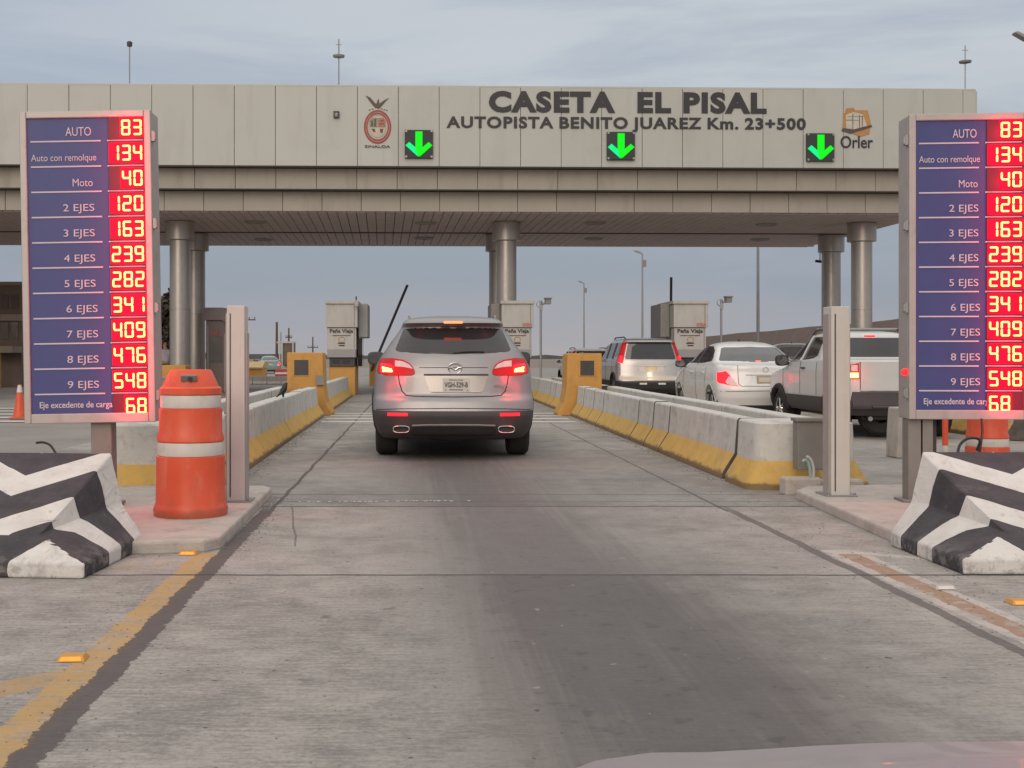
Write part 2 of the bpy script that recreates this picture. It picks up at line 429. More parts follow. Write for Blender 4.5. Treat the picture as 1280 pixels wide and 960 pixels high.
# kerbed island noses
def slab(pts, h=.08, label=None):
    m = MB(); m.prism(pts, -.01, h, 'z'); return struct(m.build('kerb', M['kerb'], bevel=.018))
slab([(-3.45, 7.28), (-1.62, 7.28), (-1.30, 7.36), (-1.22, 7.5), (-1.24, 10.3), (-1.32, 10.45), (-3.45, 10.55)])
slab([(3.06, 7.5), (4.6, 7.4), (4.6, 10.6), (3.4, 10.45), (3.2, 10.1)])
b_ = MB(); b_.box((3.36, 10.5, .07), (.32, .16, .16), R(5)); struct(b_.build('kerb', M['kerb'], bevel=.02))
b_ = MB(); b_.box((3.72, 10.62, .055), (.44, .14, .13), R(-4)); struct(b_.build('kerb', M['kerb'], bevel=.02))

# raised road embankment to the right, far trees and hills
e = MB(); N = 30; vs = []
for i in range(N + 1):
    Y = 38 + i * 7; top = 1.2 + .0775 * 40 + (.18 if Y < 100 else -.004 * (Y - 100)) + .05 * math.sin(i * 1.7)
    vs += [(35.5, Y, -.1), (40, Y, top), (48, Y, top + .1), (58, Y, -.1)]
fs = [(4 * i + k, 4 * i + 4 + k, 4 * i + 5 + k, 4 * i + 1 + k) for i in range(N) for k in range(3)] + [(0, 1, 2, 3)]
e.add(vs, fs)
struct(e.build('road_embankment', pm('embankment_earth', (.115, .08, .068), .95, .2, .9, dirt=((.075, .06, .045), .6, .6), bump=.8)))
e = MB(); rr = random.Random(2); vs = []
for i in range(161):
    X = -900 + i * 11.25; h = 1.6 + 1.5 * rr.random() + .6 * math.sin(i * .21)
    vs += [(X, 620, -.1), (X, 624, h), (X, 660, h * .8), (X, 666, -.1)]
e.add(vs, [(4 * i + k, 4 * i + 4 + k, 4 * i + 5 + k, 4 * i + 1 + k) for i in range(160) for k in range(3)])
struct(e.build('far_treeline', pm('far_scrub', (.06, .062, .06), .95, .3, .2)), 'stuff')

# ================================================================== TOLL CANOPY
CS = 41.7
CAN = thing('toll_canopy', 'wide beige panelled toll canopy with big black lettering spanning all the lanes on round columns', 'canopy', (2.9, 36.0, 0), R(1.6))
def cu(px):      # photo column -> distance along the (slightly turned) fascia
    q = px - VX; return (2.9 * F - q * 36.0) / (q * math.sin(R(1.6)) - F * math.cos(R(1.6)))
def cz(py): return EYE + (HY - py) / CS
u0, u1 = -27.0, cu(1220)
PW = 1.223; ph = cu(549)
def panels(name, mat, v, z0, z1, ua, ub, phase, pw, depth=.1):
    m = MB(); k = math.ceil((ua - phase) / pw); cuts = [ua] + [phase + i * pw for i in range(k, 200) if phase + i * pw < ub - .02] + [ub]
    rr = random.Random(int(z0 * 100))
    for a, b in zip(cuts, cuts[1:]):
        if b - a > .05: m.bb(a + .007, b - .007, v + rr.uniform(-.006, .006), v + depth, z0, z1)
    return m.build(name, mat, CAN, bevel=.006, seg=1)
zt, z1_, z2_, z3_ = 9.30, cz(208), 6.285, 5.67
panels('fascia', M['panel'], 0, z1_, zt, u0, u1, ph, PW)
panels('fascia_band', M['band'], .5, z2_, z1_ - .01, u0, u1 - .3, ph - .03, PW)
panels('fascia_band', M['band'], 1.0, z3_, z2_ - .01, u0, u1 - .6, ph + .06, PW * .985)
m = MB()
m.bb(u0, u1 - .01, .1, 12.5, z1_ + .02, zt - .03); m.bb(u0, u1 - .31, .6, 12.3, z2_ + .02, z1_ + .02); m.bb(u0, u1 - .61, 1.1, 12.2, z3_ + .03, z2_ + .02)
m.build('roof', M['panel_gap'], CAN)
m = MB(); m.bb(u0, u1, .0, 12.6, zt - .03, zt + .03); m.build('coping', M['panel'], CAN, bevel=.01)
m = MB(); m.bb(u1 + .002, u1 + .05, .03, 12.5, z1_, zt - .04); m.bb(u1 - .3, u1 - .25, .5, 12.4, z2_, z1_ - .01); m.build('end_panel', M['panel'], CAN)
m = MB(); m.bb(u0, u1, 12.5, 12.58, z1_, zt - .04); m.bb(u0, u1 - .5, 12.3, 12.4, z3_, z1_ - .01); m.build('rear_panel', M['panel'], CAN)
m = MB(); x = u0 + .1
while x < u1 - .8:
    m.bb(x, x + .278, 1.12, 12.28, z3_ - .03, z3_ + .03); x += .30
m.build('soffit', M['soffit'], CAN)
m = MB()
for uu in (-7.7, -2.1, 3.5, 9.1, 14.0): m.bb(uu - .05, uu + .05, 1.2, 12.2, z3_ - .05, z3_ - .032) if False else None
m.bb(u0, u1 - .7, 6.9, 7.05, z3_ - .06, z3_ - .032); m.build('soffit_joint', M['dark'], CAN)
for px, py in ((323, 276), (338, 298), (536, 277), (538, 296), (748, 277), (750, 297), (962, 279), (958, 298)):
    Y = (z3_ - EYE) * F / (HY - py); X = X_(px, Y)
    d = MB(); d.lathe([(.05, z3_ - .05), (.30, z3_ - .05), (.33, z3_ - .075), (.36, z3_ - .05), (.36, z3_ - .02)], (X - 2.9, Y - 36 - (X - 2.9) * .028, 0), 24)
    d.build('downlight', pm('downlight', (.30, .28, .27), .5), CAN)
def column(X, Y):
    u, v = X - 2.9, Y - 36 - (X - 2.9) * .028
    c = MB(); r = .335
    c.lathe([(r, 0), (r, 2.72), (r - .012, 2.725), (r - .012, 2.755), (r, 2.76), (r, 5.0)], (u, v, 0), 36)
    c.build('column', M['column'], CAN)
    c = MB(); c.lathe([(r, 5.0), (r + .13, 5.03), (r + .13, 5.62), (r, 5.66)], (u, v, 0), 36); c.build('column_capital', M['column'], CAN)
for X, Y in ((-7.65, 39.4), (-7.75, 43.4), (3.08, 39.6), (3.2, 43.6), (14.92, 39.9), (15.4, 43.9)): column(X, Y)

text('CASETA  EL PISAL', 'lettering', M['letter'], CAN, (cu(611), cu(958), cz(140.5), cz(113.5)), -.004, .02, .05, 1.14, 1.0)
text('AUTOPISTA BENITO JUAREZ Km. 23+500', 'lettering', M['letter'], CAN, (cu(558), cu(1007), cz(164.5), cz(145.5)), -.004, .02, .032, 1.12, .8)
# the state arms on the fascia
def disc(m, cx, cz_, rx, rz, y, n=36, ri=0.0, a0=0, a1=2 * math.pi, th=.01):
    vs, fs = [], []
    for k in range(n + 1):
        a = a0 + (a1 - a0) * k / n
        for q in (1.0, ri):
            for yy in (y, y + th): vs.append((cx + rx * q * math.cos(a), yy, cz_ + rz * q * math.sin(a)))
    for k in range(n):
        b = 4 * k
        fs += [(b, b + 4, b + 6, b + 2), (b, b + 1, b + 5, b + 4)]
    return m.add(vs, fs)
ex, ez = cu(472), cz(159.5)
arms_red, arms_cream, arms_brown = pm('arms_red', (.30, .075, .07), .6, .15, 8), pm('arms_cream', (.50, .44, .34), .6, .15, 9), pm('arms_brown', (.11, .085, .07), .6, .15, 9)
AR = MB(); disc(AR, ex, ez, .41, .51, -.012, ri=.74); AR.build('coat_of_arms', arms_red, CAN)
arms = [o for o in kids(CAN) if o.name.startswith('coat_of_arms')][0]
m = MB(); disc(m, ex, ez, .30, .372, -.020, ri=.955, th=.006); disc(m, ex, ez - .02, .245, .29, -.022, 20, 0, math.pi, 2 * math.pi, th=.006); m.build('arms_field', arms_cream, arms)
m = MB(); m.bb(ex + .01, ex + .235, -.018, -.010, ez, ez + .27); m.build('arms_quarter', pm('arms_pink', (.42, .16, .13), .6, .2, 14), arms)
m = MB(); m.bb(ex - .24, ex - .01, -.018, -.010, ez + .0, ez + .27); m.build('arms_quarter', pm('arms_olive', (.27, .25, .16), .6, .35, 14), arms)
m = MB(); m.bb(ex - .19, ex - .14, -.022, -.018, ez + .03, ez + .19); m.bb(ex - .1, ex - .05, -.022, -.018, ez + .02, ez + .23); m.bb(ex + .05, ex + .2, -.022, -.018, ez + .08, ez + .11); m.bb(ex + .08, ex + .17, -.022, -.018, ez + .17, ez + .2)
m.add([(ex + .06, -.024, ez - .06), (ex + .17, -.024, ez - .05), (ex + .15, -.024, ez - .2), (ex + .08, -.024, ez - .16)], [(0, 1, 2, 3)]); m.add([(ex - .18, -.024, ez - .05), (ex - .08, -.024, ez - .06), (ex - .06, -.024, ez - .16), (ex - .14, -.024, ez - .14)], [(0, 1, 2, 3)])
m.build('arms_figure', arms_brown, arms, normals=False)
m = MB()
for sx, tip in ((-1, (-.36, .94)), (1, (.34, .87))):
    w = [(ex, ez + .60), (ex + sx * .06, ez + .56), (ex + sx * .17, ez + .68), (ex + sx * .24, ez + .77), (ex + tip[0], ez + tip[1]), (ex + tip[0] * .62, ez + tip[1] - .06), (ex + sx * .08, ez + .72), (ex + sx * .02, ez + .67)]
    m.prism(w, -.02, -.008, 'y')
m.prism([(ex - .05, ez + .58), (ex + .04, ez + .54), (ex + .055, ez + .7), (ex + .03, ez + .84), (ex + .0, ez + .8), (ex - .03, ez + .7)], -.024, -.01, 'y')
for k in (-.24, -.15, .12, .2, .27): m.box((ex + k, -.014, ez + .57 - abs(k) * .25), (.05, .01, .025), 0, 0, 0, k * 2)
m.build('arms_eagle', arms_brown, arms)
m = MB(); disc(m, ex, ez, .36, .45, -.016, 30, .94, th=.004); m.build('arms_rim', pm('arms_rim', (.42, .2, .17), .6, .3, 20), arms)
text('SINALOA', 'lettering', arms_brown, CAN, (ex - .38, ex + .38, ez - .62, ez - .545), -.01, .02, .01)
# the operator's logo
lx, lz = cu(1071), cz(151)
amb = pm('logo_amber', (.42, .22, .08), .6, .12, 5)
m = MB(); m.prism([(lx - .44, lz - .15), (lx - .42, lz + .28), (lx - .36, lz + .30), (lx - .33, lz + .43), (lx - .12, lz + .46), (lx - .05, lz + .38), (lx + .33, lz + .38), (lx + .42, lz + .0), (lx + .38, lz - .34), (lx + .1, lz - .42), (lx - .2, lz - .3)], -.016, -.004, 'y')
lg = m.build('company_logo', amb, CAN)
m = MB(); m.prism([(lx - .33, lz - .2), (lx - .34, lz + .24), (lx - .1, lz + .32), (lx + .18, lz + .26), (lx + .30, lz - .08), (lx + .28, lz - .16), (lx - .02, lz - .24)], -.022, -.016, 'y'); m.build('logo_building', pm('logo_cream', (.50, .46, .38), .6), lg)
m = MB()
for a, b, c, d in ((-.14, -.12, -.2, .27), (-.33, .05, .07, .085), (.06, .08, -.2, .24), (-.3, .2, .18, .19), (.15, .17, -.16, .22)): m.bb(lx + a, lx + b, -.026, -.022, lz + c, lz + d)
m.prism([(lx - .48, lz - .24), (lx - .44, lz - .16), (lx - .1, lz - .2), (lx + .44, lz - .06), (lx + .46, lz - .12), (lx + .1, lz - .24), (lx - .2, lz - .33)], -.028, -.022, 'y'); m.build('logo_line', pm('logo_dark', (.09, .065, .06), .6), lg)
text('Orler', 'lettering', M['letter'], CAN, (cu(1050.5), cu(1091), cz(183), cz(167.5)), -.004, .02, .012)

def on_canopy(px, py, v=0.0):
    p = CAN.matrix_world @ Vector((cu(px), v, cz(py))) if False else Matrix.Translation((2.9, 36, 0)) @ Matrix.Rotation(R(1.6), 4, 'Z') @ Vector((cu(px), v, cz(py)))
    return p
sig = []
for i, (px, py, lab) in enumerate(((523.5, 181, 'square lane signal with a green down arrow beside the red oval coat of arms'), (775.5, 182, 'square lane signal with a green down arrow in the middle, under the word PISAL lettering'), (1024.5, 182.5, 'square lane signal with a green down arrow beside the Orler logo'))):
    if i == 0:
        t = thing('lane_signal', lab, 'lane signal', on_canopy(px, py, -.05), R(1.6), 'green arrow lane signals on the canopy')
        b = MB(); b.box((0, 0, 0), (.84, .10, .84)); b.build('housing', M['signal'], t, bevel=.01)
        b = MB()
        for a in (-1, 1):
            for c in (-1, 1): b.box((a * .38, -.055, c * .38), (.06, .03, .06))
        b.build('bracket', M['steel'], t)
        dots = MB()
        a = MB(); a.prism([(-.105, .37), (.105, .37), (.105, -.12), (-.105, -.12)], -.066, -.056, 'y')
        a.prism([(-.105, -.1), (.105, -.1), (.105, -.22), (0, -.385), (-.105, -.22)], -.067, -.056, 'y')
        a.build('arrow', M['green'], t)
        for s_ in (-1, 1):
            a = MB(); a.prism([(s_ * .02, -.385), (s_ * .40, -.045), (s_ * .29, .055), (s_ * .085, -.12), (s_ * .085, -.2)], -.068, -.056, 'y'); a.build('arrow_wing', M['green2'] if s_ < 0 else M['green'], t)
    else:
        t = dup(sig[0], on_canopy(px, py, -.05), R(1.6), lab)
    sig.append(t)
t = thing('security_camera', 'small dark square camera box on the fascia left of the coat of arms', 'camera', on_canopy(420.5, 144.5, -.04), R(1.6))
b = MB(); b.box((0, 0, 0), (.17, .08, .2)); b.build('housing', M['dark'], t, bevel=.01)
b = MB(); b.lathe([(.0, -.065), (.045, -.065), (.05, -.04)], (0, 0, 0), 14, axis='y'); b.bb(-.04, .04, -.045, -.04, -.07, .0); b.build('lens', M['boothg'], t)

# rods standing on the canopy roof
def rod(px, ytop, disc_y, lab, name, cat, knob=False):
    Y = 42.; s = F / Y; X = X_(px, Y); zt_ = Z_(ytop, Y)
    t = thing(name, lab, cat, (X, Y, 9.33))
    b = MB(); b.tube([(0, 0, 0), (0, 0, zt_ - 9.33)], .022, 8); b.lathe([(.12, 0), (.12, .03), (.04, .06)], n=12); b.build('mast', M['steel'], t)
    if disc_y:
        z = Z_(disc_y, Y) - 9.33; b = MB(); b.lathe([(.03, z - .06), (.2, z - .04), (.21, z + .02), (.03, z + .05)], n=16); b.build('ionizer_disc', M['greybox'], t)
        b = MB(); b.tube([(-.1, 0, z + .4), (.1, 0, z + .4)], .012, 6); b.build('cross_bar', M['steel'], t)
    if knob:
        z = zt_ - 9.33; b = MB(); b.lathe([(.03, z - .1), (.09, z - .08), (.1, z + .06), (.04, z + .1)], n=14); b.build('camera_head', M['dark'], t)
rod(162, 55, None, 'thin mast with a dark camera head on the canopy roof, above the left price board', 'camera_mast', 'mast', True)
rod(423.5, 49, 70, 'lightning rod with a flat disc on the canopy roof, above the coat of arms', 'lightning_rod', 'lightning rod')
rod(1206.5, 57, 77, 'lightning rod with a flat disc on the right end of the canopy roof', 'lightning_rod', 'lightning rod')
t = thing('hanging_camera', 'small camera hanging on a thin drop pipe under the canopy near the right columns', 'camera', (X_(1025, 44.5), 44.5, z3_ - .03))
b = MB(); b.tube([(0, 0, 0), (0, 0, -.86)], .018, 8); b.build('drop_pipe', M['dark'], t)
b = MB(); b.box((-.06, 0, -.9), (.22, .12, .09), 0, 0, 0, R(8)); b.build('camera_body', M['dark'], t, bevel=.015)

# ================================================================== PRICE BOARDS
SEG = {'0': 'abcdef', '1': 'bc', '2': 'abged', '3': 'abgcd', '4': 'fgbc', '5': 'afgcd', '6': 'afgedc', '7': 'abc', '8': 'abcdefg', '9': 'abcdfg'}
def digit(m, ch, x, z, w, h, y0, y1):
    t = w * .21; hh = h / 2
    def hs(zc):
        m.prism([(x + t * .3, zc), (x + t * .7, zc + t / 2), (x + w - t * .7, zc + t / 2), (x + w - t * .3, zc), (x + w - t * .7, zc - t / 2), (x + t * .7, zc - t / 2)], y0, y1, 'y')
    def vs(xc, za, zb):
        m.prism([(xc, za), (xc - t / 2, za + t * .45), (xc - t / 2, zb - t * .45), (xc, zb), (xc + t / 2, zb - t * .45), (xc + t / 2, za + t * .45)], y0, y1, 'y')
    for s in SEG[ch]:
        if s == 'a': hs(z + h - t / 2)
        if s == 'g': hs(z + hh)
        if s == 'd': hs(z + t / 2)
        if s == 'b': vs(x + w - t / 2, z + hh + t * .08, z + h - t * .2)
        if s == 'c': vs(x + w - t / 2, z + t * .2, z + hh - t * .08)
        if s == 'f': vs(x + t / 2, z + hh + t * .08, z + h - t * .2)
        if s == 'e': vs(x + t / 2, z + t * .2, z + hh - t * .08)
ROWS = [('AUTO', '83', 81, 113, 11, 0), ('Auto con remolque', '134', 37.5, 119, 9, 0), ('Moto', '40', 89, 114, 9.5, 0)] + \
       [(f'{k} EJES', v, 76.5 if k < 6 else 78.5, 115.5 if k < 6 else 117.5, 9.6, 0) for k, v in zip(range(2, 10), ('120', '163', '239', '282', '341', '409', '476', '548'))] + \
       [('Eje excedente de carga', '68', 43, 134, 8, .012)]
def board(lab, loc, k, rz, lean, wpx, dig0, txt_dx, txt_sx, post_x, left68):
    """k = metres per photo pixel; local x = (px - 24) * k from the left edge of the frame, z from the frame's bottom"""
    t = thing('price_board', lab, 'price board', loc, rz, 'toll price boards with red digits')
    t.rotation_euler = (0, lean, rz)
    H = 390 * k; Wd = wpx * k; D = .26; zb = loc[2] * 0
    b = MB(); b.bb(0, Wd, .03, D, 0, H); b.build('cabinet', M['alu'], t, bevel=.012)
    fr = MB(); fw = 8.5 * k
    fr.bb(0, fw, -.012, .028, 0, H); fr.bb(Wd - fw, Wd, -.012, .028, 0, H); fr.bb(fw, Wd - fw, -.012, .028, H - fw, H); fr.bb(fw, Wd - fw, -.012, .028, 0, 12 * k)
    fr.build('frame', M['alu'], t, bevel=.006)
    b = MB(); b.bb(fw, Wd - fw, .006, .0285, 12 * k, H - fw); b.build('panel', M['blue'], t)
    for zz in (.07, .35, .62, .9):
        h = MB(); h.bb(-.026 if post_x[0] > 40 else Wd + .002, -.002 if post_x[0] > 40 else Wd + .024, .0, .06, H * zz, H * zz + .075); h.tube([(-.03 if post_x[0] > 40 else Wd + .028, .01, H * zz + .01), (-.03 if post_x[0] > 40 else Wd + .028, .01, H * zz + .065)], .011, 8); h.build('hinge', M['steel'], t)
    x0d = dig0 * k; pw = 14.3 * k; dw = 11.2 * k; dh = 19.5 * k
    for i, (lb, num, a, bb_, hgt, hv) in enumerate(ROWS):
        zl = H - (37.5 + 31.6 * i) * k                     # the underline of the row
        cx = ((a + bb_) / 2 - 24 + txt_dx) * k; hw = (bb_ - a) / 2 * k * txt_sx
        zb_ = zl + (6.5 if i != 11 else 14) * k
        text(lb, 'lettering', M['ink'], t, (cx - hw, cx + hw, zb_ - (2.2 if any(q_ in lb for q_ in 'jqJ') else 0) * k, zb_ + hgt * k), .005, .004, hv)
        xa = (13 + txt_dx * .1) * k; xb = x0d - 12 * k
        if i < 11:
            u = MB(); u.bb(xa, xb, .001, .0055, zl - .9 * k, zl + .9 * k); u.bb(x0d - 4 * k, x0d + 41 * k, .001, .0055, zl - .9 * k, zl + .9 * k); u.build('underline', M['ink'], t)
        d = MB(); d.bb(x0d - 2.5 * k, x0d + 43 * k, -.004, .0055, zl + .9 * k, zl + 31.2 * k); dd = d.build('digit_display', M['led_back'], t, bevel=.003)
        lc = MB(); s0 = (3 - len(num)) if not (left68 and num == '68') else 0
        lc.bb(x0d + s0 * pw - 2.2 * k, x0d + (s0 + len(num)) * pw - .6 * k, -.0065, -.0042, zl + 3 * k, zl + 28.8 * k); lc.build('lit_cell', M['led_lit'], dd)
        g = MB(); n = len(num); start = (3 - n) if not (left68 and num == '68') else 0
        for q, ch in enumerate(num): digit(g, ch, x0d + (start + q) * pw - (0 if ch != '1' else dw * .02), zl + 6 * k, dw, dh, -.0105, -.0068)
        g.build('digits', M['led'], dd)
        L = bpy.data.lights.new('led_glow', 'POINT'); L.energy = 1.7; L.color = (1, .0, .06); L.shadow_soft_size = .05
        lo = bpy.data.objects.new('led_glow', L); COL.objects.link(lo); lo.parent = t; lo.location = (x0d + 20 * k, -.11, zl + 15 * k)
    zg = loc[2]
    for (pa, pb, dy) in post_x[1]:
        b = MB(); b.bb(pa * k, pb * k, .05 + dy, .2 + dy, -zg + .07, -.001); b.bb(pa * k - .05, pb * k + .05, .0 + dy, .25 + dy, -zg + .075, -zg + .10); b.build('post', M['greybox'] if dy < .1 else M['dark'], t, bevel=.005)
    return t
KL = 8.9 / F; KR = 9.2 / F
LB = board('blue price board with glowing red digits beside the orange traffic drum', (X_(31, 8.9), 8.9, Z_(530, 8.9)), KL, R(0), R(-1.0), 164, 113, 0, 1, (0, ((80, 106, 0),)), False)
RB = board('blue price board with red digits behind the right striped nose, cut by the frame', (X_(1136, 9.2), 9.2, Z_(524, 9.2)), KR * .977, R(-5), 0, 150, 98.5, -4, .92, (100, ((2, 18, 0), (20, 33, .0), (34, 44, .12))), True)
b = MB(); b.lathe([(0, -.03), (.02, -.026), (.028, 0)], (-.012, .06, .36), 14, axis='y'); b.build('added_red_spot', M['redlit'], RB)  # added glowing dot, stands in for a red glow of unknown source

# ================================================================== STRIPED ISLAND NOSES
def stripe_mat():
    m = bpy.data.materials.new('chevron_paint'); m.use_nodes = True
    n = NT(m.node_tree); p = m.node_tree.nodes['Principled BSDF']; o = n.coord('Object'); x, y, z = n.xyz(o)
    wob = n.noise(o, 7, 3, .6) - .5
    d = (0.45 - x.abs()).max(0.0)
    s = ((y + wob * .012 + d * .65).max(.19) - .40) / .45
    gn = m.node_tree.nodes.new('ShaderNodeNewGeometry'); ny = n.xyz(gn.outputs['Normal'])[1]
    front = ny.lt(-.3) * y.lt(.2)                       # the sloping front face carries its own white corner triangles
    fw = (x.abs() + wob * .03 - y * .85).gt(.23)
    white = front * fw + (1.0 - front) * s.fract().lt(.46)
    a = n.noise(o, 6, 5, .65); b = n.noise(o, 16, 4, .6)
    w = n.mix(a.step(.3, .7), (.56, .525, .49), (.66, .625, .585)); w = n.mix(b.step(.60, .72) * .4, w, (.27, .235, .21))
    k = n.mix(a.step(.3, .7), (.036, .032, .037), (.062, .054, .06)); k = n.mix(b.step(.62, .74) * .3, k, (.2, .175, .165))
    w = n.mix(n.noise(o, 4, 6, .7, .5, (1, 1, 1)).step(.6, .75) * .5, w, (.30, .265, .24))
    chip = n.noise(o, 26, 3, .7).step(.70, .74)
    low = 1.0 - z.step(.02, .16)
    c = n.mix(white, k, w)
    c = n.mix((chip * .8).max(low * n.noise(o, 12, 4, .7).step(.45, .62) * .65), c, (.26, .235, .215))
    scuff = n.noise(o, 2.4, 5, .7, .6, (1, 1, 5)).step(.62, .70)
    c = n.mix(scuff * .45, c, (.12, .105, .10))
    n.link(c, p.inputs['Base Color']); p.inputs['Roughness'].default_value = .75
    bn = m.node_tree.nodes.new('ShaderNodeBump'); bn.inputs['Strength'].default_value = .5; bn.inputs['Distance'].default_value = .01
    n.link(n.noise(o, 30, 4, .7), bn.inputs['Height']); n.link(bn.outputs[0], p.inputs['Normal'])
    return m
STR = stripe_mat()
def nose(lab, loc, rz, length=1.02):
    """jersey-profiled bullnose whose top slopes down towards the traffic; y=0 is the front toe"""
    hw = .65
    L = length
    rings = [  # (front y, half width) at toe bottom, toe top, break line (rises to the back), top plane
        [(-hw, 0, 0), (hw, 0, 0), (hw, L, 0), (-hw, L, 0)],
        [(-hw, 0.0, .085), (hw, 0.0, .085), (hw, L, .085), (-hw, L, .085)],
        [(-.33, .2, .20), (.33, .2, .20), (.52, L, .285), (-.52, L, .285)],
        [(-.31, .215, .215), (.31, .215, .215), (.45, L, .60), (-.45, L, .60)]]
    vs = [v for r in rings for v in r]; fs = [(3, 2, 1, 0)]
    for i in range(3):
        for k in range(4): fs.append((4 * i + k, 4 * i + (k + 1) % 4, 4 * i + 4 + (k + 1) % 4, 4 * i + 4 + k))
    fs.append((12, 13, 14, 15))
    m = MB(); m.add(vs, fs); o = m.build('island_nose', STR, bevel=.02, seg=3)
    from mathutils import noise as mn
    bm = bmesh.new(); bm.from_mesh(o.data); bmesh.ops.subdivide_edges(bm, edges=[e for e in bm.edges if e.calc_length() > .12], cuts=9, use_grid_fill=True)
    bmesh.ops.triangulate(bm, faces=[f for f in bm.faces if len(f.verts) > 4])
    for v in bm.verts:
        if v.co.z > .002: v.co += v.normal * (.003 * mn.noise(v.co * 6 + Vector((loc[0], 0, 0))) + .003 * mn.noise(v.co * 23))
    bm.to_mesh(o.data); bm.free()
    o.location = loc; o.rotation_euler = (0, 0, rz)
    return tag(o, lab, 'barrier nose', 'striped concrete island noses')
nose('black and white chevron concrete island nose in front of the left price board', (-2.44, 6.53, 0), R(-5))
nose('black and white chevron concrete nose in front of the right price board, beside bent cables', (3.66, 6.6, 0), R(0))

def cable(lab, pts, r=.009):
    c = MB()
    P = [Vector(p) for p in pts]; out = []
    for i in range(len(P) - 1):
        p0, p1, p2, p3 = P[max(i - 1, 0)], P[i], P[i + 1], P[min(i + 2, len(P) - 1)]
        for k in range(6):
            t = k / 6; out.append(.5 * ((2 * p1) + (-p0 + p2) * t + (2 * p0 - 5 * p1 + 4 * p2 - p3) * t * t + (-p0 + 3 * p1 - 3 * p2 + p3) * t ** 3))
    out.append(P[-1]); c.tube(out, r, 8)
    return tag(c.build('cable', M['cable']), lab, 'cable')
Yc = 7.66
cable('loose black cable bent in an arch behind the right striped nose', [at(1197, 567, Yc), at(1200, 556, Yc + .05), at(1209, 548.5, Yc + .08), at(1221, 548, Yc + .1), at(1225, 552, Yc + .1), at(1221, 563, Yc + .12)])
cable('black cable dropping from the bottom of the right price board', [at(1227, 524, 9.1), at(1228, 540, 9.0), at(1226, 556, 8.9), at(1224, 566, 8.9)])
cable('short bent cable end sticking up behind the left striped nose', [at(45, 553.5, 7.75), at(54, 553, 7.75), at(62, 556, 7.72), at(67, 562, 7.68), at(71, 569, 7.6)], .008)

# ================================================================== CONCRETE BARRIERS
ORD = ['first', 'second', 'third', 'fourth', 'fifth', 'sixth', 'seventh', 'eighth', 'ninth', 'tenth', 'eleventh', 'twelfth', 'thirteenth', 'fourteenth']
PROF = [(0, 0), (0, .055), (.125, .255), (.15, .585), (.165, .60), (.335, .60), (.35, .585), (.36, .255), (.38, 0)]
rb = random.Random(11)
def barrier(xa, xb, ya, yb, d, lab, group, z=0.0, hs=1.0):
    """one precast length from (xa,ya) to (xb,yb); d=+1: the sloped face looks towards -x"""
    n = len(PROF); vs = []; dz = rb.uniform(-.008, .008)
    L = yb - ya; K = max(1, int(L / .5))
    st = [0] + [k / K for k in range(1, K)] + [1]
    for t in st:
        x0 = xa + (xb - xa) * t; y0 = ya + .02 + (L - .04) * t
        for (px, pz) in PROF: vs.append((d * px + x0 + rb.uniform(-.0012, .0012), y0, (pz * hs + (dz if pz > .3 else 0)) + z))
    m = MB(); m.add(vs, [tuple(range(n))[::-1]], mi=2)
    def band(i): return 1 if PROF[i][1] <= .255 and PROF[(i + 1) % n][1] <= .255 else 0
    m.v and None
    for q in range(len(st) - 1):
        for i in range(n):
            m.f.append([q * n + i, q * n + (i + 1) % n, (q + 1) * n + (i + 1) % n, (q + 1) * n + i]); m.sm.append(False); m.mi.append(band(i))
    m.f.append([(len(st) - 1) * n + i for i in range(n)]); m.sm.append(False); m.mi.append(2)
    o = m.build('concrete_barrier', [M['white'], M['yellow'], M['joint']], bevel=.006, seg=1)
    # set the origin at the base of the length
    o.data.transform(Matrix.Translation((-xa, -ya, -z))); o.location = (xa, ya, z)
    return tag(o, lab, 'barrier', group)
def endcap(xa, xb, ya, yb, lab):
    cx, cy = (xa + xb) / 2, (ya + yb) / 2; hx, hy = (xb - xa) / 2, (yb - ya) / 2
    rings = [(0, 0), (0, .055), (.10, .255), (.115, .59), (.13, .605)]; n = 40; m = MB(); vs = []
    for ins, z in rings:
        for k in range(n):
            a = 2 * math.pi * (k + .5) / n; c, s = math.cos(a), math.sin(a); e = .28
            vs.append((math.copysign(abs(c) ** e, c) * (hx - ins), math.copysign(abs(s) ** e, s) * (hy - ins), z))
    m.v = vs
    for r in range(len(rings) - 1):
        for k in range(n): m.f.append([r * n + k, r * n + (k + 1) % n, (r + 1) * n + (k + 1) % n, (r + 1) * n + k]); m.sm.append(False); m.mi.append(1 if r < 2 else 0)
    m.f.append([(len(rings) - 1) * n + k for k in range(n)]); m.sm.append(False); m.mi.append(0)
    o = m.build('barrier_end', [M['white'], M['yellow']]); o.location = (cx, cy, 0)
    return tag(o, lab, 'barrier', 'white and yellow concrete island barriers')
GB = 'white and yellow concrete island barriers'
endcap(2.98, 4.12, 10.78, 11.74, 'white over yellow concrete barrier end block behind the right slim post')
endcap(-2.90, -1.74, 10.42, 11.6, 'white over yellow concrete barrier end block behind the orange drum')
def xr(Y): return 3.0 + .010 * (Y - 11)
def xl(Y): return -1.76 - .006 * (Y - 11)
def row(js, fx, d, where, off=0):
    k = 0
    for a, b in zip(js, js[1:]):
        if a is None or b is None: continue
        barrier(fx(a) + off, fx(b) + off, a, b, d, f'{ORD[k]} yellow-footed barrier from the near end of {where}', GB); k += 1
JR = [11.78, 15.05, 16.1, 17.25, 20.7, 21.9, 23.3, 24.35, None, 25.3, 28.5, 29.6, 33.0, 36.4]
JL = [11.62, 13.1, 14.3, 17.6, 20.7, 22.2, 24.05, None, 25.6, 28.8, 30, 33.2, 36.4]
row(JR, xr, 1, 'the row right of the open lane')
row(JL, xl, -1, 'the row left of the open lane')
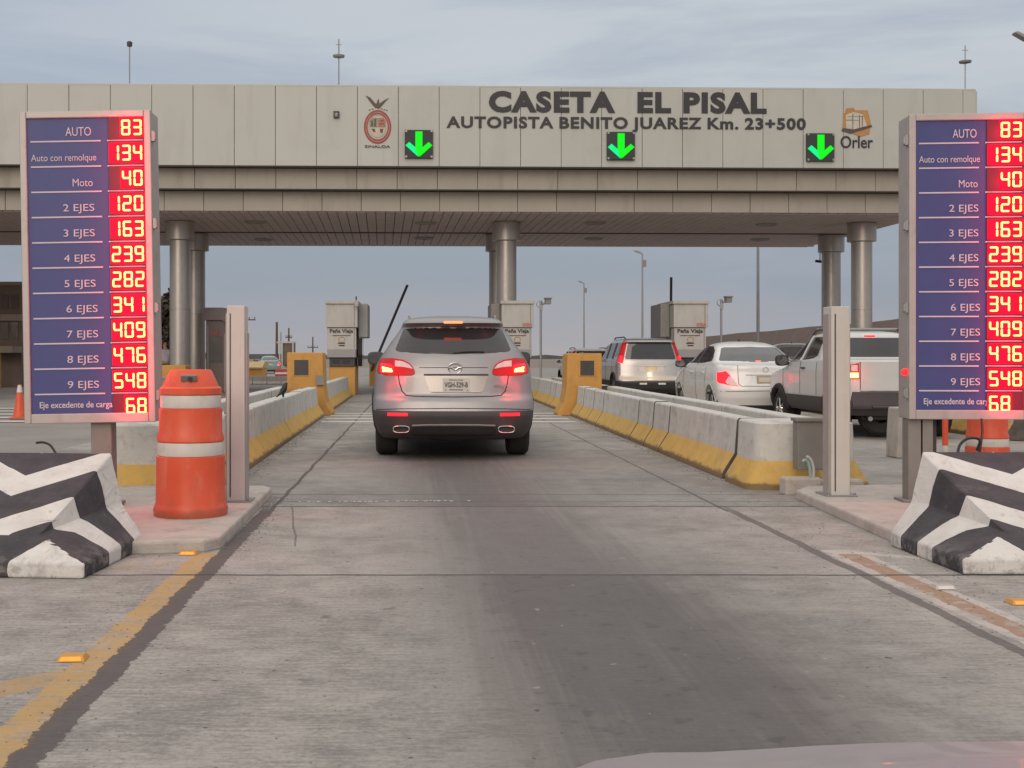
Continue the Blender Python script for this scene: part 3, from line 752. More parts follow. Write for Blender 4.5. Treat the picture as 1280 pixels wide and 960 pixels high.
row([11.78, 14.9, 18.2, 21.5, 24.4, None, 25.4, 28.6, 32, 35.4], lambda Y: 4.10 + .010 * (Y - 11), -1, 'the row beside the queueing cars')
row([11.62, 14.9, 18.2, 21.5, 24.3, None, 25.6, 28.8, 32, 35.4], lambda Y: -2.88 - .006 * (Y - 11), 1, 'the row behind the left price board')
row([17.2, 20.4, 23.6, 26.8, 30], lambda Y: 8.45, 1, 'the row right of the white pickup')
row([26, 29.2, 32.4, 35.6], lambda Y: -7.2, -1, 'the row farthest left, behind the drum')
# rubble and dust between the two rows
for x0, x1 in ((3.42, 3.68), (-2.48, -2.16)):
    m = MB(); m.bb(x0, x1, 11.7, 36, .0, .34); struct(m.build('island_fill', pm('island_fill', (.17, .145, .13), .95, .25, 6, bump=.8)))
# low white wall across the far lanes on the left
for i in range(4):
    xa = -7.7 + i * .62
    m = MB(); m.prism([(0, 0), (0, .05), (.1, .14), (.11, .36), (.24, .36), (.3, 0)], 0, .6, 'x'); o = m.build('low_barrier', M['booth'], bevel=.01); o.location = (xa, 52, 0)
    tag(o, f'{ORD[i]} block from the left in the low white wall beside the left kiosk', 'barrier', 'low white blocks on the far left lane')

# grey junction boxes and the cable loop on the barrier ends
def junction(lab, X, Y, z0, w, h, loop):
    t = thing('junction_box', lab, 'junction box', (X, Y, z0), 0, 'grey junction boxes')
    b = MB(); b.bb(-w / 2, w / 2, -.08, .06, 0, h); b.build('box', M['greybox'], t, bevel=.008)
    b = MB(); b.bb(-w / 2 - .02, w / 2 + .02, -.11, .06, h, h + .03); b.build('rain_lid', M['greybox'], t, bevel=.005)
    return t
junction('grey metal junction box on the right barrier end with a green and white cable loop', 3.50, 10.66, .20, .27, .43, True)
junction('grey metal junction box beside the left slim post', -1.86, 12.2, .12, .11, .5, False)
def curve_pts(P, k=6):
    P = [Vector(p) for p in P]; out = []
    for i in range(len(P) - 1):
        p0, p1, p2, p3 = P[max(i - 1, 0)], P[i], P[i + 1], P[min(i + 2, len(P) - 1)]
        for q in range(k):
            t = q / k; out.append(.5 * ((2 * p1) + (-p0 + p2) * t + (2 * p0 - 5 * p1 + 4 * p2 - p3) * t * t + (-p0 + 3 * p1 - 3 * p2 + p3) * t ** 3))
    return out + [P[-1]]
hose = thing('cable_loop', 'green and white conduit loop rising from the kerb before the right junction box', 'cable', at(1012, 604, 10.45))
o0 = at(1012, 604, 10.45)
for pts, mt in (([(1014, 605), (1013, 592), (1011, 580), (1007, 575), (1003, 577)], 'hose_green'), ([(1015, 605), (1017, 590), (1015, 578), (1011, 572), (1008, 571)], 'hose_white')):
    c = MB(); c.tube(curve_pts([at(x, y, 10.45) - o0 for x, y in pts]), .013, 8)
    c.build('conduit', pm(mt, (.30, .42, .36) if 'green' in mt else (.5, .5, .46), .5), hose)

# ================================================================== TRAFFIC DRUM, SLIM POSTS, CONES
def drum(lab, loc, rz=0):
    t = thing('traffic_drum', lab, 'traffic drum', loc, rz, 'orange traffic drums')
    b = MB()
    b.lathe([(0, .02), (.262, .0), (.268, .05), (.258, .075), (.25, .10), (.246, .30), (.246, .425), (.232, .43), (.232, .53), (.240, .535), (.240, .56), (.226, .60), (.226, .765), (.213, .77), (.213, .865), (.222, .87), (.222, .912), (.212, .92), (.205, .925)], n=44)
    b.build('drum_body', M['orange'], t)
    b = MB(); b.lathe([(.205, .92), (.196, .94), (.152, 1.035), (.14, 1.045), (0, 1.045)], n=44, sy=.85); b.build('drum_top', M['orange'], t)
    for z0, z1, r in ((.43, .53, .2345), (.77, .865, .2155)):
        b = MB(); b.lathe([(r, z0 + .003), (r + .002, z0 + .01), (r + .002, z1 - .01), (r, z1 - .003)], n=44); b.build('reflective_band', M['reflw'], t)
    b = MB(); b.box((0, -.162, .985), (.115, .02, .055), 0, 0, R(28)); b.build('handle_plate', M['greybox'], t, bevel=.006)
    b = MB(); b.lathe([(0, -.006), (.016, -.006), (.016, .0)], (.008, -.176, .98), 14, axis='y'); b.build('handle_hole', M['black'], t)
    return t
D0 = drum('orange traffic drum with two white bands on the left kerb, beside the price board', (X_(238.5, 8.52), 8.52, .08), R(6))
D0.scale = (.98, .98, .985)
D1 = dup(D0, (X_(1234, 11.5), 11.5, 0), R(40), 'orange and white traffic drum half hidden below the right price board')

D1.scale = (.8, .8, .8)
def post(lab, loc, w, h, slot):
    t = thing('sensor_post', lab, 'sensor post', loc, 0, 'slim beige vehicle sensor posts')
    b = MB(); b.bb(-w / 2, w / 2, 0, .2, 0, h); b.build('housing', M['beige'], t, bevel=.006)
    s = -1
    b = MB(); b.bb(-w * .33, -w * .27, -.004, .01, .04, h - .06); b.build('slot', M['dark'], t)
    b = MB(); b.bb(w / 2 + .001, w / 2 + .012, .03, .17, 0, h * .86); b.bb(-w / 2 - .012, -w / 2 - .001, .03, .17, .0, h * .96); b.build('side_rail', M['alu'], t)
    b = MB(); b.bb(-w / 2 - .05, w / 2 + .05, -.045, .245, -.005, .012); b.build('base_plate', M['steel'], t, bevel=.003)
    b = MB()
    for q in (-1, 1): b.lathe([(0, .03), (.012, .03), (.012, .012)], (q * (w / 2 + .03), -.02, 0), 8)
    b.build('anchor_bolt', M['steel'], t)
    return t
P1 = post('slim beige sensor post beside the orange traffic drum', (X_(294.5, 9.25), 9.25, .08), .138, 1.515, 1)
post('slim beige sensor post on the right kerb in front of the white pickup', (X_(1051, 9.63), 9.63, .08), .150, 1.525, 1)

def cone(lab, loc, h=.66):
    t = thing('traffic_cone', lab, 'traffic cone', loc, 0)
    b = MB(); b.box((0, 0, .015), (.34, .34, .03)); b.lathe([(.15, .03), (.125, .05), (.03, h), (0, h + .005)], n=24); b.build('cone_body', M['orange'], t)
    b = MB(); b.lathe([(.0565, h * .78), (.0345, h * .985)], n=24); b.build('reflective_collar', M['reflw'], t)
    return t
cone('orange traffic cone with a white tip left of the left price board', (X_(24.5, 23.2), 23.2, 0))
t = thing('delineator_post', 'slim orange and white delineator seen below the right price board', 'delineator', (X_(1181.5, 13.4), 13.4, -.01))
b = MB(); b.lathe([(.1, 0), (.1, .03), (.03, .05), (.03, .3)], n=18); b.build('base', M['reflw'], t)
b = MB(); b.lathe([(.031, .22), (.031, .75), (0, .76)], n=18); b.build('tube', M['orange'], t)
t = thing('concrete_bollard', 'rust stained pale concrete bollard behind the white pickup, left of the right price board', 'bollard', (X_(1125, 14.3), 14.3, 0), R(4))
b = MB(); b.prism([(-.11, 0), (.11, 0), (.10, .3), (.07, .6), (-.08, .6), (-.1, .3)], -.15, .15, 'y'); b.build('bollard_body', pm('rusty_concrete', (.40, .36, .32), .9, .15, 5, dirt=((.24, .11, .05), .8, 4, (1.5, 1, .5)), bump=.4), t, bevel=.02)

# raised road markers
def marker(lab, X, Y, mt, rz=0):
    t = thing('road_marker', lab, 'road marker', (X, Y, .002), rz, 'raised road markers')
    b = MB(); b.add([(-.055, -.05, 0), (.055, -.05, 0), (.055, .05, 0), (-.055, .05, 0), (-.045, -.028, .018), (.045, -.028, .018), (.045, .028, .018), (-.045, .028, .018)],
          [(0, 1, 5, 4), (1, 2, 6, 5), (2, 3, 7, 6), (3, 0, 4, 7), (4, 5, 6, 7)]); b.build('shell', M['kerb'] if mt == 'white' else M['yblock'], t)
    b = MB(); b.add([(-.042, -.0505, .003), (.042, -.0505, .003), (.038, -.033, .016), (-.038, -.033, .016)], [(0, 1, 2, 3)]); b.build('reflector', M['reflw'] if mt == 'white' else M['amber'], t, normals=False)
marker('amber raised road marker at the foot of the left kerb', X_(241, 7.42) , 7.30, 'amber', R(-5))
marker('amber raised road marker on the worn yellow line in the left foreground', X_(91, 4.76), 4.76, 'amber', R(4))
marker('white raised road marker in front of the right striped nose', X_(1178, 6.22), 6.22, 'white')
marker('amber raised road marker at the right edge, nearest the camera on that side', X_(1274, 5.84), 5.84, 'amber')

# ================================================================== YELLOW KIOSK BLOCKS
def kiosk(lab, loc, w, h, d, flare, win, group='ochre yellow kiosk blocks'):
    """block with a jersey-like flared foot on the lane side (flare=-1 left, +1 right)"""
    t = thing('ticket_kiosk', lab, 'kiosk', loc, 0, group)
    f = flare; P_ = [(f * (w / 2 + .17), 0), (f * (w / 2 + .17), .06), (f * (w / 2 + .05), .26), (f * w / 2, .55), (f * (w / 2 - .02), h - .02), (f * (w / 2 - .05), h), (-f * w / 2, h), (-f * w / 2, 0)]
    b = MB(); b.prism(P_, 0, d, 'y'); b.build('block', M['yblock'], t, bevel=.025, seg=3)
    x, z, s = win
    b = MB(); b.bb(x - s - .03, x + s + .03, -.012, .01, z - s - .03, z + s + .03); wf = b.build('window_frame', M['yblock'], t, bevel=.004)
    b = MB(); b.bb(x - s, x + s, -.016, -.0125, z - s * 1.08, z + s * 1.08); b.build('dark_screen', M['dark'], t)
    return t
kiosk('ochre kiosk block with a dark square screen on the right barrier row', (3.42, 24.4, 0), .72, 1.27, .8, -1, (.06, .97, .14))
kiosk('ochre kiosk block with a dark square screen on the left barrier row', (-2.26, 24.5, 0), .75, 1.29, .9, 1, (-.08, .98, .145))
b = MB(); b.bb(-.09, .09, -.06, .0, 0, .2); t_ = tag(b.build('outlet_box', M['greybox'], bevel=.006), 'small grey outlet box at the foot of the left ochre kiosk', 'outlet box'); t_.location = (X_(400, 24.4), 24.47, Z_(481.5, 24.4))

# ================================================================== TOLL BOOTHS
def booth(lab, X, Y, w, side, btxt=True, red=False):
    t = thing('toll_booth', lab, 'toll booth', (X, Y, 0), 0, 'white toll booths with green lettering under the canopy')
    b = MB(); b.bb(-w * .42, w * .42, .15, 2.2, 0, .9); b.build('base', M['yblock'], t, bevel=.02)
    b = MB(); b.bb(-w * .40, w * .40, .1, 2.2, .9, 1.2); b.build('plinth', M['dark'], t)
    b = MB(); b.bb(-w * .46, w * .44, .0, 2.2, 1.18, 1.42); b.build('sill_band', M['boothg'], t, bevel=.01)
    b = MB(); b.bb(-w * .47, w * .45, .03, 2.2, 1.42, 2.10); b.build('cabin', M['booth'], t, bevel=.01)
    b = MB(); b.bb(-w / 2, w / 2, -.04, 2.3, 2.11, 2.82); b.build('upper_box', M['booth'], t, bevel=.012)
    b = MB(); b.bb(-w / 2 - .03, w / 2 + .03, -.09, 2.35, 2.83, 2.93); b.build('roof_lip', M['booth'], t, bevel=.01)
    b = MB(); b.bb(w * .40, w * .412, -.046, -.041, 2.14, 2.80); b.bb(w * .39, w * .402, .024, .029, 1.45, 2.08); b.build('panel_seam', M['dark'], t)
    text('Peña Vieja', 'lettering', M['letter'], t, (-w * .38, w * .36, 1.90, 2.06), .026, .01, .02)
    b = MB(); b.bb(-w * .30, w * .28, .02, .028, 1.845, 1.865); b.bb(-w * .12, w * .1, .02, .028, 1.60, 1.64); b.bb(-w * .09, w * .09, .02, .028, 1.53, 1.565); b.build('logo_bar', M['letter'], t)
    b = MB(); disc(b, -.005, 1.73, .11, .09, .022, 18, .8, th=.006); b.build('logo_ring', pm('logo_amber', (.42, .22, .08)), t)
    b = MB(); b.bb(side * (w / 2 + .005), side * (w / 2 + .30), .5, 2.1, 1.8, 2.86); b.build('side_cabinet', M['boothg'] if side > 0 else M['greybox'], t, bevel=.03)
    b = MB(); b.bb(side * (w * .47 + .003), side * (w * .47 + .14), .8, 2.0, .9, 1.79); b.build('side_window', M['glass'], t)
    b = MB(); b.bb(-w * .30, -w * .08, .085, .098, 1.0, 1.1); b.bb(.02, w * .25, .085, .098, 1.0, 1.1); b.build('vent', M['black'], t)
    if red:
        b = MB(); b.bb(w * .16, w * .44, -.047, -.041, 2.14, 2.24); b.build('red_sticker', pm('faded_red', (.42, .2, .17), .6, .4, 20), t)
    return t
booth('white toll booth with a grey side cabinet behind the left ochre kiosk', -2.29, 37, .97, 1)
booth('white toll booth partly hidden behind the silver car in the open lane', 3.13, 37, .98, -1, red=True)
B3 = booth('white toll booth with a grey left side between the silver wagon and the white sedan', 8.47, 37, 1.06, -1, red=True)
for tpos, lab in (((-2.0, 37.0), 'small dome camera on the roof edge of the left toll booth'),):
    t = thing('dome_camera', lab, 'camera', (-1.84, 36.88, 2.94)); b = MB(); b.tube([(0, 0, 0), (0, 0, .12)], .02, 8); b.build('bracket', M['dark'], t)
    b = MB(); b.lathe([(0, -.22), (.06, -.2), (.085, -.12), (.085, -.05), (0, -.03)], (.02, -.1, 0), 16); b.build('dome', M['booth'], t)
# a further booth of the next island, seen past the left columns
t = thing('toll_booth', 'grey brown toll booth behind the left columns, beside the orange drum top', 'toll booth', (X_(270.5, 41), 41, 0), 0, None)
b = MB(); b.bb(-.36, .36, 0, 2, 0, 2.86); b.build('cabin', pm('taupe_paint', (.17, .135, .125), .7, .1, 3), t, bevel=.02)
b = MB(); b.prism([(-.44, 2.45), (.2, 2.45), (.44, 2.3), (.44, 2.72), (.24, 2.88), (-.44, 2.88)], -.1, 2.1, 'y'); b.build('roof_hood', pm('taupe_hood', (.2, .16, .15), .7, .1, 3), t, bevel=.01)
b = MB(); b.bb(-.22, .2, -.012, -.002, 1.0, 1.9); b.build('window', M['glass2'], t)
b = MB(); b.bb(-.12, .08, -.03, -.013, 1.9, 2.12); b.build('red_notice', pm('notice_red', (.25, .08, .08), .6, .2, 9), t)
b = MB(); b.bb(-.30, -.27, -.03, -.004, 0, 2.3); b.bb(.27, .31, -.03, -.004, 0, 2.0); b.build('frame', M['boothg'], t)

# barrier arms, raised
def arm(lab, X, Y, tip, z0=.9):
    t = thing('boom_gate', lab, 'boom gate', (X, Y, 0), 0, 'raised boom gates')
    b = MB(); b.bb(-.2, .2, -.2, .2, 0, 1.05); b.build('cabinet', M['yblock'], t, bevel=.02)
    d = Vector((tip[0], 0, tip[1])); p0 = Vector((0, -.25, z0))
    b = MB(); b.tube([p0 - d.normalized() * .3, p0 + d], .055, 10); b.build('arm', M['clad'], t)
    return t
arm('raised boom gate leaning right behind the left mirror of the silver car', X_(468, 50), 50, (1.38, 3.28))
arm('upright raised boom gate behind the roof of the right toll booth', X_(836.5, 50), 50, (.03, 3.6))

# camera masts on the islands
def cmast(lab, px, Y, ztop):
    X = X_(px, Y); t = thing('camera_mast', lab, 'camera mast', (X, Y, 0), 0, 'slim camera masts between the lanes')
    b = MB(); b.tube([(0, 0, 0), (0, 0, ztop)], .032, 10); b.build('pole', M['steel'], t)
    b = MB(); b.tube([(0, 0, ztop - .12), (.14, 0, ztop - .06)], .022, 8); b.box((.2, 0, ztop - .02), (.16, .28, .15)); b.box((.2, -.02, ztop + .07), (.2, .34, .03)); b.build('camera_head', M['greybox'], t)
    b = MB(); b.lathe([(.085, -.02), (.1, 0), (.085, .02), (.1, .0)], (-.03, 0, ztop - .1), 16, axis='y'); b.build('flood_ring', M['steel'], t)
    b = MB(); b.bb(-.05, .05, -.06, -.033, ztop - .28, ztop - .12); b.build('control_box', M['boothg'], t)
cmast('camera mast with a boxy head right of the centre toll booth', 676, 34, Z_(376, 34))
cmast('camera mast with a boxy head between the right toll booth and the street lamp pole', 901.5, 34.5, Z_(374, 34.5))

# street lamps along the right shoulder
def lamp(lab, px, Y, ztop, head=True, r=.075, hw=.62):
    t = thing('street_lamp', lab, 'street lamp', (X_(px, Y), Y, 0), 0, 'tall street lamps beyond the plaza')
    b = MB(); b.tube([(0, 0, 0), (0, 0, ztop)], r * 1.25, 12, r2=r * .7); b.build('pole', M['steel'], t)
    b = MB(); b.bb(-.22, .22, -.22, .22, 0, .35); b.build('footing', M['kerb'], t, bevel=.03)
    b = MB(); b.tube([(0, 0, ztop - .25), (-.05, 0, ztop - .02), (-.16, 0, ztop + .05)], .035, 8); b.build('bracket', M['steel'], t)
    b = MB(); b.prism([(-.12, -.02), (-hw, .17), (-hw - .02, .22), (-.4, .24), (-.1, .10)], -.13, .13, 'y'); b.build('lamp_head', M['boothg'], t, loc=(0, 0, ztop), bevel=.03)
    b = MB(); b.bb(.0, .28, -.09, .09, ztop - 1.0, ztop - .5); b.build('junction_box', M['greybox'], t)
lamp('tall street lamp with an angled head rising behind the silver wagon', 803, 90, 8.95)
lamp('smaller, farther street lamp left of the tall one, above the white hatchback', 730, 122, 8.7)
lamp('nearest thick street lamp pole running up behind the canopy, over the white sedan', 947.5, 60, 9.2)
lamp('street lamp whose head pokes into the top right corner of the picture', 1288, 33.2, 9.95, r=.07, hw=.45)

# poles at the far left
def upole(lab, px, Y, h, arms):
    t = thing('utility_pole', lab, 'utility pole', (X_(px, Y), Y, 0), R(8))
    b = MB(); b.tube([(0, 0, 0), (0, 0, h)], .13, 8, r2=.09); b.build('pole', M['wood'], t)
    for z, w in arms:
        b = MB(); b.bb(-w, w, -.14, -.05, z - .06, z + .06); b.build('cross_arm', M['wood'], t)
        for k in (-w * .9, -w * .35, w * .35, w * .9):
            b = MB(); b.lathe([(.03, 0), (.06, .08), (.05, .16), (.07, .22), (0, .25)], (k, -.1, z + .06), 8); b.build('insulator', M['greybox'], t)
upole('wooden utility pole with one cross arm right of the slim beige post', 307.5, 120, 6.2, ((4.9, .95),))
upole('thin far pole standing over the left ochre kiosk', 361, 150, 4.8, ((3.6, .4),))
upole('short far pole between the left kiosk and the toll booth', 391, 180, 4.2, ((2.6, .8),))
upole('thin pole beside the white gantry frame left of the ochre kiosk', 346, 100, 4.1, ())

# ================================================================== VEHICLES
class Shell:
    """car skin as a stack of rounded plan outlines: rear edge, front edge and half width given against height"""
    def __init__(s, rows, n=3.0, smooth=.018):
        a = np.array(rows, float); s.z0, s.z1 = a[0, 0], a[-1, 0]; s.n = n
        zz = np.linspace(s.z0, s.z1, 500); k = max(1, int(smooth / (zz[1] - zz[0])))
        s.zz = zz; s.c = []
        for j in range(1, 6):
            v = np.interp(zz, a[:, 0], a[:, j]); w = np.pad(v, k, mode='edge'); s.c.append(np.convolve(w, np.ones(2 * k + 1) / (2 * k + 1), 'valid'))
    def p(s, z): return [float(np.interp(z, s.zz, c)) for c in s.c]     # yr, yf, hw, crr, crf
    def rear(s, x, z):
        yr, yf, hw, cr, cf = s.p(z); a = min(abs(x) / hw, .999); return yr + cr * (1 - (1 - a ** s.n) ** (1 / s.n))
    def front(s, x, z):
        yr, yf, hw, cr, cf = s.p(z); a = min(abs(x) / hw, .999); return yf - cf * (1 - (1 - a ** s.n) ** (1 / s.n))
    def side(s, y, z):
        yr, yf, hw, cr, cf = s.p(z)
        if y < yr + cr: q = min(1, max(0, (yr + cr - y) / cr))
        elif y > yf - cf: q = min(1, max(0, (y - yf + cf) / cf))
        else: q = 0
        return hw * max(0, (1 - q ** s.n)) ** (1 / s.n)
    def ring(s, z, na=11, ns=40):
        yr, yf, hw, cr, cf = s.p(z); e = 2 / s.n; h = []
        for k in range(na + 1):
            t = math.pi / 2 * k / na; h.append((hw * math.sin(t) ** e, yr + cr * (1 - math.cos(t) ** e)))
        a, b = yr + cr, yf - cf
        for k in range(1, ns): h.append((hw, a + (b - a) * k / ns))
        for k in range(na, -1, -1):
            t = math.pi / 2 * k / na; h.append((hw * math.sin(t) ** e, yf - cf * (1 - math.cos(t) ** e)))
        return h + [(-x, y) for x, y in h[-2:0:-1]]
    def body(s, t, paint, cladmat, zclad, wheels, rw, dz=.022, depth=.26, name='body'):
        zs = np.linspace(s.z0, s.z1, int((s.z1 - s.z0) / dz) + 1); P = MB(); C = MB()
        rings = [s.ring(z) for z in zs]; n = len(rings[0]); V = []
        for z, r in zip(zs, rings):
            hw = s.p(z)[2]
            for x, y in r:
                for yw in wheels:
                    if (y - yw) ** 2 + (z - rw) ** 2 < (rw + .07) ** 2 and abs(x) > hw * .8: x = math.copysign(abs(x) - depth, x)
                V.append((x, y, z))
        P.v = V; C.v = list(V)
        for i in range(len(zs) - 1):
            for k in range(n):
                f = [i * n + k, i * n + (k + 1) % n, (i + 1) * n + (k + 1) % n, (i + 1) * n + k]
                inwell = any(abs(V[j][0]) < s.p(V[j][2])[2] - .2 and abs(V[j][1] - yw) < rw + .12 and V[j][2] < 2 * rw + .1 for j in f for yw in wheels)
                if name == 'body' and any((sum(V[j][1] for j in f) / 4 - yw) ** 2 + (sum(V[j][2] for j in f) / 4 - rw) ** 2 < (rw + .07) ** 2 for yw in wheels) and abs(V[f[0]][0]) > .5: q = C
                else: q = C if (zs[i] + zs[i + 1]) / 2 < zclad else P
                q.f.append(f); q.sm.append(True); q.mi.append(0)
        C.f.append(list(range(n))[::-1]); C.sm.append(False); C.mi.append(0)
        P.f.append([(len(zs) - 1) * n + k for k in range(n)]); P.sm.append(True); P.mi.append(0)
        for mb in (P, C):
            used = sorted({j for f in mb.f for j in f}); mp = {j: i for i, j in enumerate(used)}
            mb.v = [mb.v[j] for j in used]; mb.f = [[mp[j] for j in f] for f in mb.f]
        P.build(name, paint, t); C.build('cladding', cladmat, t)
    def patch(s, face, poly, off, mat, t, name, nz=12, nx=14, inner=.03, label=None):
        """a panel lying on the skin: face rear/front -> polygon in (x,z); left/right -> polygon in (y,z)"""
        zs = sorted({p[1] for p in poly} | set(np.linspace(min(p[1] for p in poly), max(p[1] for p in poly), nz)))
        rows = []
        for z in zs:
            zz = min(max(z, zs[0] + 1e-4), zs[-1] - 1e-4); xs = []
            for (a, za), (b, zb) in zip(poly, poly[1:] + poly[:1]):
                if (za - zz) * (zb - zz) < 0: xs.append(a + (b - a) * (zz - za) / (zb - za))
            if len(xs) >= 2: rows.append((z, min(xs), max(xs)))
        def pt(u, z, o):
            if face == 'rear': return (u, s.rear(u, z) - o, z)
            if face == 'front': return (u, s.front(u, z) + o, z)
            return ((1 if face == 'right' else -1) * (s.side(u, z) + o), u, z)
        m = MB(); vs = []
        for o in (off, -inner):
            for z, a, b in rows:
                for k in range(nx): vs.append(pt(a + (b - a) * k / (nx - 1), z, o))
        R_ = len(rows); N = R_ * nx; fs = []
        for i in range(R_ - 1):
            for k in range(nx - 1):
                q = (i * nx + k, i * nx + k + 1, (i + 1) * nx + k + 1, (i + 1) * nx + k); fs.append(q)
        m.add(vs, fs, True)
        edge = [k for k in range(nx)] + [i * nx + nx - 1 for i in range(1, R_)] + [(R_ - 1) * nx + k for k in range(nx - 2, -1, -1)] + [i * nx for i in range(R_ - 2, 0, -1)]
        for a, b in zip(edge, edge[1:] + edge[:1]): m.f.append([a, b, N + b, N + a]); m.sm.append(False); m.mi.append(0)
        return m.build(name, mat, t, label=label)
    def seam(s, face, line, t, r=.005, mat=None, name='panel_seam', off=.0):
        pts = []
        for (a, za), (b, zb) in zip(line, line[1:]):
            for k in range(8):
                u, z = a + (b - a) * k / 8, za + (zb - za) * k / 8
                pts.append((u, s.rear(u, z) - off, z) if face == 'rear' else ((1 if face == 'right' else -1) * (s.side(u, z) + off), u, z))
        u, z = line[-1]; pts.append((u, s.rear(u, z) - off, z) if face == 'rear' else ((1 if face == 'right' else -1) * (s.side(u, z) + off), u, z))
        m = MB(); m.tube(pts, r, 6); return m.build(name, mat or M['black'], t)

def wheel(t, x, y, r, w, side, rimmat=None):
    m = MB(); h = w / 2
    m.lathe([(r * .62, -h * .9), (r * .9, -h), (r * .985, -h * .75), (r, -h * .3), (r, h * .3), (r * .985, h * .75), (r * .9, h), (r * .62, h * .9)], (x, y, r), 32, axis='x')
    o = m.build('wheel', M['rubber'], t)
    m = MB(); xs = x + side * h * .55
    m.lathe([(0, 0), (r * .16, .02 * side), (r * .2, 0), (r * .22, -.03 * side)], (xs + side * .02, y, r), 20, axis='x')
    m.lathe([(r * .62, h * .35 * side), (r * .58, h * .3 * side), (r * .56, -h * .6 * side)], (xs, y, r), 28, axis='x')
    for k in range(5):
        a = k * 2 * math.pi / 5; c, s_ = math.cos(a), math.sin(a)
        p0 = Vector((xs + side * .01, y + c * r * .1, r + s_ * r * .1)); p1 = Vector((xs, y + c * r * .6, r + s_ * r * .6)); m.tube([p0, p1], r * .085, 6)
    m.build('rim', rimmat or M['chrome'], o)
    m = MB(); m.lathe([(0, 0), (r * .57, 0)], (xs - side * .05, y, r), 24, axis='x'); m.build('brake_disc', M['dark'], o)
def mirror(t, x, y, z, sx, mat, w=.2, h=.15):
    m = MB(); n = 10; vs = []
    for (d, sc) in ((-.055, .86), (-.05, .96), (.0, 1.0), (.05, .9), (.09, .6), (.11, .2)):
        for k in range(16):
            a = 2 * math.pi * k / 16; e = .6
            vs.append((x + sx * w / 2 + math.copysign(abs(math.cos(a)) ** e, math.cos(a)) * w / 2 * sc, y + d, z + math.copysign(abs(math.sin(a)) ** e, math.sin(a)) * h / 2 * sc))
    m.add(vs, [(i * 16 + k, i * 16 + (k + 1) % 16, (i + 1) * 16 + (k + 1) % 16, (i + 1) * 16 + k) for i in range(5) for k in range(16)], True)
    m.f.append(list(range(16))[::-1]); m.sm.append(False); m.mi.append(0); m.f.append([80 + k for k in range(16)]); m.sm.append(True); m.mi.append(0)
    m.box((x - sx * .03, y + .05, z - .05), (.14, .06, .05))
    o = m.build('mirror', mat, t)
    m = MB(); m.lathe([(0, 0), (1, 0)], (x + sx * w / 2, y - .057, z), 16, axis='y')
    for i, v in enumerate(m.v): m.v[i] = (x + sx * w / 2 + (v[0] - x - sx * w / 2) * w * .41, v[1], z + (v[2] - z) * h * .41)
    m.build('mirror_glass', M['glass2'], o)
def glow(t, p, e, col=(1, .02, .03), r=.10, name='lamp_glow'):
    L = bpy.data.lights.new(name, 'POINT'); L.energy = e; L.color = col; L.shadow_soft_size = r
    o = bpy.data.objects.new(name, L); COL.objects.link(o); o.parent = t; o.location = p
def archlip(t, sh, yw, r, mat, rr=.03):
    for sg in (-1, 1):
        pts = []
        for k in range(25):
            a = math.pi * (-.08 + 1.16 * k / 24); y, z = yw + math.cos(a) * (r + .075), r + math.sin(a) * (r + .075)
            pts.append((sg * (sh.side(y, max(z, sh.z0 + .01)) + .004), y, max(z, sh.z0 + .01)))
        m = MB(); m.tube(pts, rr, 8); m.build('wheel_arch', mat, t)
def mirror_poly(p): return [(-a, b) for a, b in p][::-1]

# ---- the silver crossover in the open lane
SV = thing('suv_car', 'silver crossover with lit brake lamps stopped in the open lane, licence plate towards the camera', 'car', (.435, 13.82, 0), R(-.5))
sh = Shell([  # z, rear y, front y, half width, rear corner, front corner
    (.24, .20, 4.90, .84, .50, .9), (.30, .08, 5.0, .89, .50, .9), (.40, .02, 5.06, .925, .48, .95), (.52, -.02, 5.1, .94, .46, 1.0), (.60, .0, 5.1, .948, .46, 1.0), (.70, .03, 5.1, .95, .5, 1.0),
    (.76, .085, 5.08, .95, .55, 1.0), (.98, .12, 4.75, .94, .62, .9), (1.10, .16, 4.0, .92, .66, .8), (1.19, .195, 3.6, .875, .66, .7), (1.26, .23, 3.35, .83, .62, .6), (1.42, .35, 2.95, .715, .5, .5), (1.55, .45, 2.55, .625, .45, .5),
    (1.575, .40, 2.5, .615, .42, .5), (1.59, .27, 2.45, .605, .36, .5), (1.625, .29, 2.3, .585, .36, .5), (1.66, .42, 2.1, .545, .4, .5), (1.69, .75, 1.9, .44, .45, .5), (1.71, 1.2, 1.6, .18, .15, .15)], 3.0, .012)
sh.body(SV, M['silver'], M['clad'], .572, (.98, 3.86), .365)
sh.patch('rear', [(-.655, 1.262), (-.3, 1.236), (0, 1.23), (.3, 1.236), (.655, 1.262), (.685, 1.285), (.595, 1.525), (.55, 1.55), (0, 1.558), (-.55, 1.55), (-.595, 1.525), (-.685, 1.285)], .004, M['glass'], SV, 'rear_window', 34, 30)
sh.patch('rear', [(-.105, 1.592), (.105, 1.592), (.112, 1.604), (.105, 1.617), (-.105, 1.617), (-.112, 1.604)], .006, M['brakelit'], SV, 'brake_light')
lampR = [(.45, 1.005), (.50, .985), (.66, .985), (.80, .985), (.885, .995), (.905, 1.03), (.89, 1.15), (.85, 1.185), (.72, 1.185), (.60, 1.172), (.50, 1.12), (.455, 1.05)]
clearR = [(.475, 1.062), (.60, 1.085), (.685, 1.085), (.685, 1.158), (.60, 1.15), (.515, 1.112)]
